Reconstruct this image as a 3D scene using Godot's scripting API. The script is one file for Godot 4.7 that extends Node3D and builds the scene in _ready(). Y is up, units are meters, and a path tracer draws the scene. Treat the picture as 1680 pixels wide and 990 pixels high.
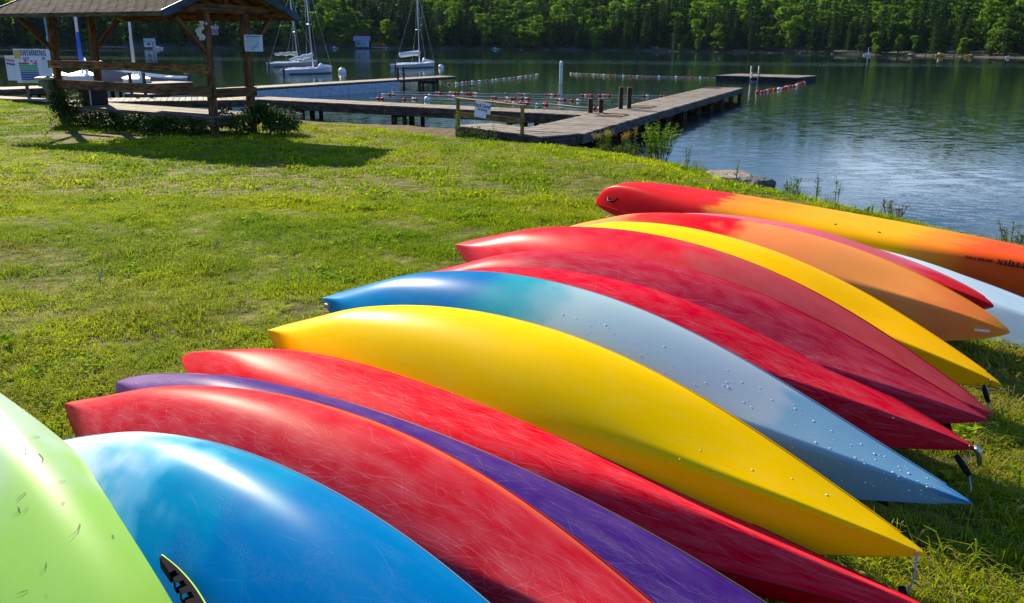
extends Node3D

const WATER := -0.8
var rng := RandomNumberGenerator.new()
var M := {}
var taken := {}
var cached := {}
var frames := {}
var big := FastNoiseLite.new()
var fine := FastNoiseLite.new()

# ---------------------------------------------------------------- helpers
class Shape:
	var st := SurfaceTool.new()
	var tint := Color(1, 1, 1)
	var tinted := false
	func _init(smooth := false) -> void:
		st.begin(Mesh.PRIMITIVE_TRIANGLES)
		st.set_smooth_group(0 if smooth else -1)
	func v(p: Vector3) -> void:
		if tinted: st.set_color(tint)
		st.add_vertex(p)
	func tri(a: Vector3, b: Vector3, c: Vector3) -> void:   # counter-clockwise from outside
		v(a); v(c); v(b)
	func quad(a: Vector3, b: Vector3, c: Vector3, d: Vector3) -> void:
		tri(a, b, c); tri(a, c, d)
	func box(t: Transform3D, size: Vector3, bevel := 0.0) -> void:
		var h := size * 0.5
		var e := minf(bevel, minf(h.x, minf(h.y, h.z)) * 0.6)
		for axis in 3:
			for s in [-1.0, 1.0]:
				var u := (axis + 1) % 3
				var w := (axis + 2) % 3
				var c: Array[Vector3] = []
				for k in 4:
					var p := Vector3()
					p[axis] = h[axis] * s
					p[u] = (h[u] - e) * [-1, 1, 1, -1][k]
					p[w] = (h[w] - e) * [-1, -1, 1, 1][k]
					c.append(t * p)
				if s > 0: quad(c[0], c[1], c[2], c[3])
				else: quad(c[3], c[2], c[1], c[0])
		if e <= 0.0: return
		for axis in 3:      # the twelve bevels along the edges
			var u := (axis + 1) % 3
			var w := (axis + 2) % 3
			for su in [-1.0, 1.0]:
				for sw in [-1.0, 1.0]:
					var a := Vector3(); var b := Vector3(); var c := Vector3(); var d := Vector3()
					a[axis] = -(h[axis] - e); d[axis] = -(h[axis] - e); b[axis] = h[axis] - e; c[axis] = h[axis] - e
					for p in 2:
						pass
					a[u] = h[u] * su; a[w] = (h[w] - e) * sw; b[u] = h[u] * su; b[w] = (h[w] - e) * sw
					c[u] = (h[u] - e) * su; c[w] = h[w] * sw; d[u] = (h[u] - e) * su; d[w] = h[w] * sw
					if su * sw < 0: quad(t * a, t * b, t * c, t * d)
					else: quad(t * d, t * c, t * b, t * a)
		for sx in [-1.0, 1.0]:
			for sy in [-1.0, 1.0]:
				for sz in [-1.0, 1.0]:
					var a := Vector3(h.x * sx, (h.y - e) * sy, (h.z - e) * sz)
					var b := Vector3((h.x - e) * sx, h.y * sy, (h.z - e) * sz)
					var c := Vector3((h.x - e) * sx, (h.y - e) * sy, h.z * sz)
					if sx * sy * sz > 0: tri(t * a, t * b, t * c)
					else: tri(t * c, t * b, t * a)
	func tube(pts: Array, radii: Array, n := 8, caps := true) -> void:
		var rings := []
		for i in pts.size():
			var d: Vector3 = (pts[mini(i + 1, pts.size() - 1)] - pts[maxi(i - 1, 0)]).normalized()
			var up := Vector3.UP if absf(d.y) < 0.9 else Vector3.RIGHT
			var x := d.cross(up).normalized()
			var y := x.cross(d)
			var ring := []
			var r: float = radii[mini(i, radii.size() - 1)]
			for k in n:
				var a := TAU * k / n
				ring.append(pts[i] + (x * cos(a) + y * sin(a)) * r)
			rings.append(ring)
		for i in pts.size() - 1:
			for k in n:
				var l := (k + 1) % n
				quad(rings[i][l], rings[i][k], rings[i + 1][k], rings[i + 1][l])
		if caps:
			for k in range(1, n - 1):
				tri(rings[0][0], rings[0][k], rings[0][k + 1])
				var e: Array = rings[-1]
				tri(e[0], e[k + 1], e[k])
	func ball(c: Vector3, r: Vector3, n := 8, m := 6) -> void:
		for j in m:
			for i in n:
				var q := []
				for k in [[0, 0], [1, 0], [1, 1], [0, 1]]:
					var a: float = TAU * (i + k[0]) / n
					var b: float = PI * (j + k[1]) / m - PI / 2
					q.append(c + Vector3(cos(a) * cos(b), sin(b), -sin(a) * cos(b)) * r)
				quad(q[0], q[1], q[2], q[3])
	func done() -> ArrayMesh:
		st.generate_normals()
		return st.commit()

func numbered(called: String) -> String:
	var n: int = taken.get(called, 0)
	taken[called] = n + 1
	return called if n == 0 else "%s_%03d" % [called, n]

func metas(o: Node3D, label: String, category: String, group := "", kind := "") -> Node3D:
	if label: o.set_meta("label", label)
	if category: o.set_meta("category", category)
	if group: o.set_meta("group", group)
	if kind: o.set_meta("kind", kind)
	return o

func thing(called: String, label: String, category: String, at := Vector3.ZERO, turn := 0.0, group := "") -> Node3D:
	var o := Node3D.new()
	o.name = numbered(called)
	add_child(o)
	o.position = at
	o.rotation.y = turn
	metas(o, label, category, group)
	return o

func part(parent: Node, called: String, mesh: Mesh, m: Material, t := Transform3D()) -> MeshInstance3D:
	var o := MeshInstance3D.new()
	o.name = called if parent != self else numbered(called)
	o.mesh = mesh
	o.material_override = m
	parent.add_child(o, true)
	o.transform = t
	return o

func global_of(n: Node) -> Transform3D:
	var t := Transform3D()
	while n is Node3D and n != self:
		t = (n as Node3D).transform * t
		n = n.get_parent()
	return t

func box_mesh(size: Vector3, bevel := 0.006) -> ArrayMesh:
	var key := "%.3f %.3f %.3f %.3f" % [size.x, size.y, size.z, bevel]
	if not cached.has(key):
		var s := Shape.new()
		s.box(Transform3D(), size, bevel)
		cached[key] = s.done()
	return cached[key]

# a straight timber between two points of the world, its length along its own x
func timber(parent: Node, called: String, a: Vector3, b: Vector3, wide: float, high: float, m: Material, up := Vector3.UP, bevel := 0.006) -> MeshInstance3D:
	var x := (b - a).normalized()
	if absf(x.dot(up)) > 0.98: up = Vector3.BACK
	var z := x.cross(up).normalized()
	var y := z.cross(x)
	var t := Transform3D(Basis(x, y, z), (a + b) * 0.5)
	return part(parent, called, box_mesh(Vector3(snappedf((b - a).length(), 0.001), high, wide), bevel), m, global_of(parent).affine_inverse() * t)

func pipe(parent: Node, called: String, pts: Array, radii: Array, m: Material, n := 8) -> MeshInstance3D:
	var s := Shape.new(true)
	var inv := global_of(parent).affine_inverse()
	var q := []
	for p in pts: q.append(inv * (p as Vector3))
	s.tube(q, radii, n)
	return part(parent, called, s.done(), m)

func words(parent: Node, text: String, height: float, at: Transform3D, m: Material, squash := 1.0, font := "Droid Sans") -> void:
	var tm := TextMesh.new()
	var f := SystemFont.new()
	f.font_names = PackedStringArray([font])
	f.font_weight = 700
	tm.font = f
	tm.text = text
	tm.font_size = 32
	tm.pixel_size = height / 23.0
	tm.depth = 0.004
	part(parent, "lettering", tm, m, at * Transform3D(Basis.from_scale(Vector3(squash, 1, 1)), Vector3.ZERO))

func lin(r: float, g: float, b: float) -> Color:
	return Color(r, g, b).linear_to_srgb()

func plain(r: float, g: float, b: float, rough := 0.7, metal := 0.0) -> StandardMaterial3D:
	var m := StandardMaterial3D.new()
	m.albedo_color = lin(r, g, b)
	m.roughness = rough
	m.metallic = metal
	return m

func noise_of(seed_: int, freq: float, oct := 4) -> FastNoiseLite:
	var n := FastNoiseLite.new()
	n.seed = seed_
	n.frequency = freq
	n.noise_type = FastNoiseLite.TYPE_SIMPLEX_SMOOTH
	n.fractal_octaves = oct
	return n

# a wooden surface: streaks of grain along the timber's own x, stains, a little relief
var grain: ImageTexture
var grain_bump: ImageTexture
func make_grain() -> void:
	var n1 := noise_of(5, 0.01, 5)
	var n2 := noise_of(6, 0.02, 3)
	var w := 512
	var h := 512
	var img := Image.create(w, h, false, Image.FORMAT_RGB8)
	var bump := Image.create(w, h, false, Image.FORMAT_RGB8)
	for y in h:
		for x in w:
			var a := TAU * x / w
			var b := TAU * y / h
			var streak := n1.get_noise_3d(cos(a) * 40.0, sin(a) * 40.0, 0.0 + y * 3.2)
			var blot := n2.get_noise_3d(cos(a) * 60.0 + 300.0, sin(a) * 60.0, y * 0.25)
			var fade := smoothstep(0.0, 40.0, float(mini(y, h - 1 - y)))
			var v := clampf(0.72 + fade * (streak * 0.55) + blot * 0.35, 0.15, 1.0)
			img.set_pixel(x, y, Color(v, v * 0.98, v * 0.95))
			bump.set_pixel(x, y, Color(v, v, v))
	grain = ImageTexture.create_from_image(img)
	bump.bump_map_to_normal_map(2.0)
	grain_bump = ImageTexture.create_from_image(bump)

func wood(r: float, g: float, b: float, shift: float, rough := 0.85) -> StandardMaterial3D:
	var m := plain(r, g, b, rough)
	m.albedo_texture = grain
	m.normal_enabled = true
	m.normal_texture = grain_bump
	m.normal_scale = 0.5
	m.uv1_triplanar = true
	m.uv1_scale = Vector3(0.35, 2.2, 2.2)
	m.uv1_offset = Vector3(shift, shift * 1.7, shift * 2.3)
	m.metallic_specular = 0.3
	return m

func mottled(r: float, g: float, b: float, seed_: int, scale: float, contrast: float, rough := 0.9, bump := 0.0) -> StandardMaterial3D:
	var m := plain(r, g, b, rough)
	var img := noise_of(seed_, 0.02, 5).get_seamless_image(256, 256)
	img.convert(Image.FORMAT_RGB8)
	var out := Image.create(256, 256, false, Image.FORMAT_RGB8)
	for y in 256:
		for x in 256:
			var v := clampf(1.0 - contrast + contrast * 2.0 * (img.get_pixel(x, y).r - 0.15) * 0.75, 0.05, 1.0)
			out.set_pixel(x, y, Color(v, v, v))
	m.albedo_texture = ImageTexture.create_from_image(out)
	m.uv1_triplanar = true
	m.uv1_world_triplanar = true
	m.uv1_scale = Vector3.ONE * scale
	if bump > 0.0:
		img.bump_map_to_normal_map(6.0)
		m.normal_enabled = true
		m.normal_texture = ImageTexture.create_from_image(img)
		m.normal_scale = bump
	return m

func leafy(bright := 0.35, rough := 0.6) -> StandardMaterial3D:
	var m := StandardMaterial3D.new()
	m.vertex_color_use_as_albedo = true
	m.roughness = rough
	m.metallic_specular = 0.12
	m.backlight_enabled = true
	m.backlight = Color(bright * 2.0 * 0.9, bright * 2.0, bright * 2.0 * 0.35)
	m.cull_mode = BaseMaterial3D.CULL_DISABLED
	return m

# ---------------------------------------------------------------- camera, sky, sun
func make_view() -> void:
	var cam := Camera3D.new()
	cam.name = "camera"
	cam.fov = 38.187
	cam.far = 6000.0
	cam.near = 0.05
	var pitch := deg_to_rad(16.553)
	cam.transform = Transform3D(Basis(Vector3.RIGHT, -pitch) * Basis(Vector3.BACK, deg_to_rad(0.5)), Vector3(0, 1.75, 0))
	add_child(cam)
	cam.current = true
	var env := Environment.new()
	env.background_mode = Environment.BG_SKY
	env.tonemap_mode = Environment.TONE_MAPPER_LINEAR
	env.tonemap_exposure = 2.35
	env.ambient_light_source = Environment.AMBIENT_SOURCE_SKY
	env.sdfgi_enabled = true
	env.ssao_enabled = true
	env.ssil_enabled = true
	env.fog_enabled = true
	env.fog_density = 0.00003
	env.fog_light_color = Color(0.72, 0.82, 0.95)
	var sky := Sky.new()
	var sm := ProceduralSkyMaterial.new()
	sm.sky_top_color = Color(0.27, 0.45, 0.70)
	sm.sky_horizon_color = Color(0.60, 0.73, 0.85)
	sm.sky_curve = 0.12
	sm.ground_bottom_color = Color(0.25, 0.28, 0.22)
	sm.ground_horizon_color = Color(0.5, 0.6, 0.65)
	sm.sun_angle_max = 1.0
	sm.sky_energy_multiplier = 0.82
	sm.sky_cover = clouds()
	sm.sky_cover_modulate = Color(0.68, 0.71, 0.74)
	sky.sky_material = sm
	env.sky = sky
	var we := WorldEnvironment.new()
	we.name = "world_environment"
	we.environment = env
	add_child(we)
	var sun := DirectionalLight3D.new()
	sun.name = "sun"
	sun.light_color = Color(1.0, 0.94, 0.82)
	sun.light_energy = 1.6
	sun.light_angular_distance = 0.5
	sun.shadow_enabled = true
	add_child(sun)
	sun.look_at_from_position(Vector3.ZERO, Vector3(2.72, -2.42, 4.7))

func clouds() -> ImageTexture:
	var w := 1024
	var h := 512
	var n := noise_of(39, 0.5, 5)
	var img := Image.create(w, h, false, Image.FORMAT_RGBA8)
	for y in h:
		var up := (0.5 - (y + 0.5) / h) * PI
		for x in w:
			if up < 0.0:
				img.set_pixel(x, y, Color(1, 1, 1, 0))
				continue
			var a := TAU * (x + 0.5) / w
			# clouds lie on a flat layer overhead, so they crowd together towards the horizon
			var s := 1.0 / (sin(up) + 0.12)
			var v := n.get_noise_3d(cos(a) * cos(up) * s, 0.0, sin(a) * cos(up) * s) + 0.25 * n.get_noise_3d(cos(a) * cos(up) * s * 3.1, 7.0, sin(a) * cos(up) * s * 3.1)
			var c := smoothstep(0.13, 0.50, v)
			img.set_pixel(x, y, Color(1, 1, 1, c))
	return ImageTexture.create_from_image(img)

# ---------------------------------------------------------------- lawn, bank, lake, hills
var EDGE := PackedVector2Array([Vector2(-90, -70), Vector2(-45, -46), Vector2(-22, -35), Vector2(-19.3, -33.5), Vector2(-14.7, -29.3), Vector2(-12.1, -27.5), Vector2(-9.8, -26.4), Vector2(-6.8, -24.6),
	Vector2(-4.9, -24.2), Vector2(-3.2, -23.2), Vector2(-1.4, -20.9), Vector2(0.4, -19.8), Vector2(1.9, -18.7), Vector2(2.9, -17.4), Vector2(3.35, -16.1), Vector2(3.83, -14.1), Vector2(4.24, -13.15),
	Vector2(4.7, -11.9), Vector2(5.05, -11.1), Vector2(5.3, -10.3), Vector2(5.6, -9.2), Vector2(6.1, -8.0), Vector2(7.2, -6.4), Vector2(9.5, -4.6), Vector2(15, -2.0), Vector2(30, 2), Vector2(90, 12)])
var lawn_outline := PackedVector2Array()

func inside(x: float, z: float) -> float:   # metres inside the lawn's edge, negative outside
	var p := Vector2(x, z)
	var best := 1e9
	for i in EDGE.size() - 1:
		best = minf(best, Geometry2D.get_closest_point_to_segment(p, EDGE[i], EDGE[i + 1]).distance_squared_to(p))
	return sqrt(best) * (1.0 if Geometry2D.is_point_in_polygon(p, lawn_outline) else -1.0)

func lawn_height(x: float, z: float, d: float) -> float:
	var base := -0.3 * smoothstep(5.0, 22.0, -z) + 0.02 * big.get_noise_2d(x * 2.0, z * 2.0) * smoothstep(6.0, 12.0, -z)
	if d >= 0.0:
		return lerpf(-0.45, base, smoothstep(0.0, 1.6, d))
	var gentle := smoothstep(1.5, -0.5, x) * smoothstep(-40.0, -30.0, z)
	var drop := lerpf(0.85, 0.085, gentle)
	return maxf(-0.45 + d * drop + 0.05 * fine.get_noise_2d(x * 9.0, z * 9.0), -1.9)

func make_lawn() -> void:
	lawn_outline = EDGE.duplicate()
	lawn_outline.append(Vector2(90, 60))
	lawn_outline.append(Vector2(-90, 60))
	var xs := []
	var zs := []
	var x := -90.0
	while x <= 90.0:
		xs.append(x)
		x += 0.28 if x > -16.0 and x < 9.0 else (0.8 if x > -32.0 and x < 20.0 else 4.0)
	var z := 60.0
	while z >= -74.0:
		zs.append(z)
		z -= 0.28 if z < 0.0 and z > -30.0 else (0.8 if z < 4.0 and z > -46.0 else 4.0)
	var verts := PackedVector3Array()
	var cols := PackedColorArray()
	var deep := PackedByteArray()
	for b in zs:
		for a in xs:
			var d := inside(a, b)
			var y := lawn_height(a, b, d)
			verts.append(Vector3(a, y, b))
			deep.append(1 if y < -1.6 else 0)
			var soil := Color(0.12, 0.088, 0.045)
			var turf := Color(0.19, 0.19, 0.02)
			var patch := smoothstep(0.0, 0.5, big.get_noise_2d(a * 9.0, b * 9.0) + 0.3)
			var c := turf.lerp(soil, patch * 0.35)
			if d < 0.15: c = c.lerp(Color(0.17, 0.115, 0.05), smoothstep(0.15, -0.2, d))
			if y < WATER + 0.02: c = Color(0.10, 0.075, 0.035)
			# worn earth before the shelter
			var worn := Vector2((a + 9.2) / 1.9, (b + 19.2) / 0.75).length() + 0.5 * fine.get_noise_2d(a * 8.0, b * 8.0)
			c = Color(0.21, 0.145, 0.09).lerp(c, smoothstep(0.7, 1.1, worn))
			cols.append(c)
	var idx := PackedInt32Array()
	var n := xs.size()
	for j in zs.size() - 1:
		for i in n - 1:
			var a := j * n + i
			if deep[a] and deep[a + 1] and deep[a + n] and deep[a + n + 1]: continue
			idx.append_array([a, a + n, a + 1, a + 1, a + n, a + n + 1])
	var arr := []
	arr.resize(Mesh.ARRAY_MAX)
	arr[Mesh.ARRAY_VERTEX] = verts
	arr[Mesh.ARRAY_COLOR] = cols
	arr[Mesh.ARRAY_INDEX] = idx
	var st := SurfaceTool.new()
	st.create_from_arrays(arr)
	st.generate_normals()
	var m := mottled(1, 1, 1, 31, 0.7, 0.42, 0.95, 0.8)
	m.vertex_color_use_as_albedo = true
	m.metallic_specular = 0.2
	metas(part(self, "ground", st.commit(), m), "", "", "", "structure")

func water_sheet(called: String, outline: PackedVector2Array, y: float, m: Material) -> void:
	var tri := Geometry2D.triangulate_polygon(outline)
	var s := Shape.new()
	for i in range(0, tri.size(), 3):
		var p := []
		for k in 3: p.append(Vector3(outline[tri[i + k]].x, y, outline[tri[i + k]].y))
		if (p[1] - p[0]).cross(p[2] - p[0]).y > 0: s.tri(p[0], p[1], p[2])
		else: s.tri(p[0], p[2], p[1])
	metas(part(self, called, s.done(), m), "", "", "", "structure")

func rippled(strength: float, metres: float, rough: float) -> StandardMaterial3D:
	var m := plain(0.010, 0.026, 0.022, rough)
	m.metallic_specular = 0.32
	m.normal_enabled = true
	m.normal_texture = M.ripple_map
	m.normal_scale = strength
	m.uv1_triplanar = true
	m.uv1_world_triplanar = true
	m.uv1_scale = Vector3(1.0 / metres, 1.0 / metres, 1.6 / metres)
	return m

func make_lake() -> void:
	var n := noise_of(77, 0.018, 4)
	n.fractal_gain = 0.55
	var small := n.get_seamless_image(1024, 1024)
	var lanes := noise_of(78, 0.006, 3).get_seamless_image(1024, 1024)
	var img := Image.create(1024, 1024, false, Image.FORMAT_RGB8)
	for y in 1024:
		for x in 1024:
			var calm := smoothstep(0.25, 0.75, lanes.get_pixel(x, y).r)
			var v := 0.5 + (small.get_pixel(x, y).r - 0.5) * (0.25 + 0.9 * calm)
			img.set_pixel(x, y, Color(v, v, v))
	img.bump_map_to_normal_map(8.0)
	M.ripple_map = ImageTexture.create_from_image(img)
	var R := 3000.0
	water_sheet("lake_water", PackedVector2Array([Vector2(-R, -R), Vector2(R, -R), Vector2(R, R * 0.3), Vector2(-R, R * 0.3)]), WATER, rippled(0.085, 7.0, 0.015))
	# wind streaks: wavelets that mirror more of the upper sky
	var streaks := [[-150.0, 260.0, -128.0, 26.0, 11], [-150.0, 20.0, -205.0, 12.0, 12], [-200.0, 10.0, -262.0, 7.0, 14]]
	for s in streaks:
		var top := PackedVector2Array()
		var low := PackedVector2Array()
		var w := noise_of(s[4], 0.02, 3)
		for i in 41:
			var f := i / 40.0
			var x := lerpf(s[0], s[1], f)
			var half: float = s[3] * 0.5 * pow(maxf(sin(PI * f), 0.0), 0.5) + 0.05
			top.append(Vector2(x, s[2] - half * (1.0 + 0.5 * w.get_noise_2d(x, 0.0))))
			low.append(Vector2(x, s[2] + half * (1.0 + 0.7 * w.get_noise_2d(x, 50.0))))
		low.reverse()
		top.append_array(low)
		water_sheet("wind_rippled_water", top, WATER + 0.004, rippled(0.20, 6.0, 0.05))

var SHORE := PackedVector2Array([Vector2(-420, -60), Vector2(-260, -140), Vector2(-190, -190), Vector2(-150, -224), Vector2(-137, -242), Vector2(-106, -258), Vector2(-81, -306), Vector2(-53, -327), Vector2(13, -344), Vector2(56, -323),
	Vector2(90, -293), Vector2(111, -251), Vector2(122, -217), Vector2(132, -195), Vector2(170, -150), Vector2(260, -90), Vector2(420, -30)])
var hill_outline := PackedVector2Array()

func behind(x: float, z: float) -> float:
	var p := Vector2(x, z)
	var best := 1e9
	for i in SHORE.size() - 1:
		best = minf(best, Geometry2D.get_closest_point_to_segment(p, SHORE[i], SHORE[i + 1]).distance_squared_to(p))
	return sqrt(best) * (1.0 if Geometry2D.is_point_in_polygon(p, hill_outline) else -1.0)

func hill_height(x: float, z: float, d: float) -> float:
	if d < 0.0: return WATER + d * 0.3
	return WATER + 0.25 * minf(d, 2.0) + 0.20 * maxf(d - 4.0, 0.0) * (1.0 - 0.35 * smoothstep(120.0, 400.0, d)) + 5.0 * big.get_noise_2d(x * 0.35, z * 0.35) * smoothstep(20.0, 90.0, d)

func make_hills() -> void:
	hill_outline = SHORE.duplicate()
	hill_outline.append_array(PackedVector2Array([Vector2(420, -620), Vector2(-420, -620)]))
	var step := 7.0
	var nx := 121
	var nz := 86
	var st := SurfaceTool.new()
	st.begin(Mesh.PRIMITIVE_TRIANGLES)
	st.set_smooth_group(0)
	var pos := []
	var col := []
	for j in nz:
		for i in nx:
			var x := -420.0 + i * step
			var z := -20.0 - j * step
			var d := behind(x, z)
			pos.append(Vector3(x, hill_height(x, z, d), z))
			col.append(Color(0.045, 0.045, 0.03) if d < 2.0 else Color(0.035, 0.05, 0.018))
	for j in nz - 1:
		for i in nx - 1:
			var a := j * nx + i
			if maxf(maxf(pos[a].y, pos[a + 1].y), maxf(pos[a + nx].y, pos[a + nx + 1].y)) < WATER - 2.0: continue
			for k in [a, a + nx, a + 1, a + 1, a + nx, a + nx + 1]:
				st.set_color(col[k])
				st.add_vertex(pos[k])
	st.generate_normals()
	var m := mottled(1, 1, 1, 33, 0.08, 0.4)
	m.vertex_color_use_as_albedo = true
	metas(part(self, "hills", st.commit(), m), "", "", "", "structure")

# ---------------------------------------------------------------- trees
func leaf_clump(s: Shape, c: Vector3, n: Vector3, size: float, col: Color) -> void:
	var x := n.cross(Vector3(0.3, 1, 0.2)).normalized()
	var y := x.cross(n)
	var a := rng.randf() * TAU
	var u := (x * cos(a) + y * sin(a)) * size
	var w := (y * cos(a) - x * sin(a)) * size * 0.75
	s.tint = col
	s.tri(c - u, c - w * 0.9 + n * size * 0.15, c + u * 0.7)
	s.tri(c - u * 0.4, c + u * 0.9 - n * size * 0.1, c + w)

func broadleaf_crown(h: float, r: float, seed_: int, n: int, base: Color) -> ArrayMesh:
	rng.seed = seed_
	var s := Shape.new()
	s.tinted = true
	var lobes := []
	for i in 11:
		var f := rng.randf_range(0.12, 0.98)
		var a := rng.randf() * TAU
		var reach := r * 0.72 * sqrt(maxf(0.05, 1.0 - pow(absf(f - 0.5) / 0.58, 2.0))) * rng.randf_range(0.35, 1.0)
		lobes.append([Vector3(cos(a) * reach, h * f, sin(a) * reach), r * rng.randf_range(0.33, 0.52), rng.randf_range(0.75, 1.3)])
	for i in n:
		var l: Array = lobes[rng.randi() % lobes.size()]
		var d := Vector3(rng.randfn(), rng.randfn(), rng.randfn()).normalized()
		d.y = absf(d.y) * 0.9 if rng.randf() < 0.7 else d.y
		var p: Vector3 = l[0] + d * l[1] * rng.randf_range(0.65, 1.08) * Vector3(1, 0.8, 1)
		p.y = maxf(p.y, h * 0.03)
		var k: float = l[2] * rng.randf_range(0.7, 1.3)
		leaf_clump(s, p, (d + Vector3(rng.randfn(), rng.randfn(), rng.randfn()) * 0.45).normalized(), rng.randf_range(0.32, 0.62), Color(base.r * k * rng.randf_range(0.85, 1.2), base.g * k, base.b * k))
	return s.done()

func conifer_crown(h: float, r: float, seed_: int, n: int, base: Color) -> ArrayMesh:
	rng.seed = seed_
	var s := Shape.new()
	s.tinted = true
	var tiers := 15
	for i in n:
		var t := (rng.randi() % tiers + rng.randf() * 0.35) / tiers
		var y := h * (0.05 + 0.94 * t)
		var a := floorf(rng.randf() * 7.0) / 7.0 * TAU + t * 9.0 + rng.randfn() * 0.16
		var reach := r * pow(1.0 - t, 0.75) * (0.8 + 0.3 * sin(t * 40.0 + a * 2.0))
		var q := sqrt(rng.randf())
		var p := Vector3(cos(a) * reach * q, y - 0.35 * reach * q * q, sin(a) * reach * q)
		var k := rng.randf_range(0.7, 1.35)
		leaf_clump(s, p, Vector3(cos(a) * 0.5 + rng.randfn() * 0.3, 1.0, sin(a) * 0.5 + rng.randfn() * 0.3).normalized(), rng.randf_range(0.28, 0.55), Color(base.r * k, base.g * k, base.b * k))
	return s.done()

func trunk_mesh(h: float, r: float, seed_: int) -> ArrayMesh:
	rng.seed = seed_
	var s := Shape.new(true)
	var pts := [Vector3(0, -0.5, 0)]
	for i in 5: pts.append(Vector3(rng.randfn() * 0.12, h * (i + 1) / 5.0, rng.randfn() * 0.12))
	s.tube(pts, [r, r * 0.9, r * 0.75, r * 0.55, r * 0.35, r * 0.12], 6, false)
	for i in 7:
		var f := rng.randf_range(0.25, 0.8)
		var a := rng.randf() * TAU
		var p := Vector3(0, h * f, 0)
		s.tube([p, p + Vector3(cos(a), 0.6, sin(a)) * h * 0.16], [r * 0.35, r * 0.1], 4, false)
	return s.done()

func far_place(slope: float) -> String:
	var marks := [[-0.52, " at the far left end"], [-0.47, " left of the sign board"], [-0.42, " by the white cottage"], [-0.36, " right of the white cottage"], [-0.31, " by the pinkish cottage"], [-0.25, " behind the notice board"], [-0.20, " behind the moored sailboats"], [-0.165, " left of the blue boathouse"], [-0.13, " right of the blue boathouse"],
		[-0.08, " behind the lone sailboat"], [-0.03, " right of the lone sailboat"], [0.03, " left of the marker buoy"], [0.08, " right of the marker buoy"], [0.13, " behind the dock posts"], [0.19, " near the dead trunk"], [0.24, " behind the long dock's end"], [0.30, " behind the raft's ladder"], [0.36, " right of the raft"], [0.42, " left of the boat with a mast"], [0.48, " right of the boat with a mast"]]
	for m in marks:
		if slope < m[0]: return m[1]
	return " by the orange boats"

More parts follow.
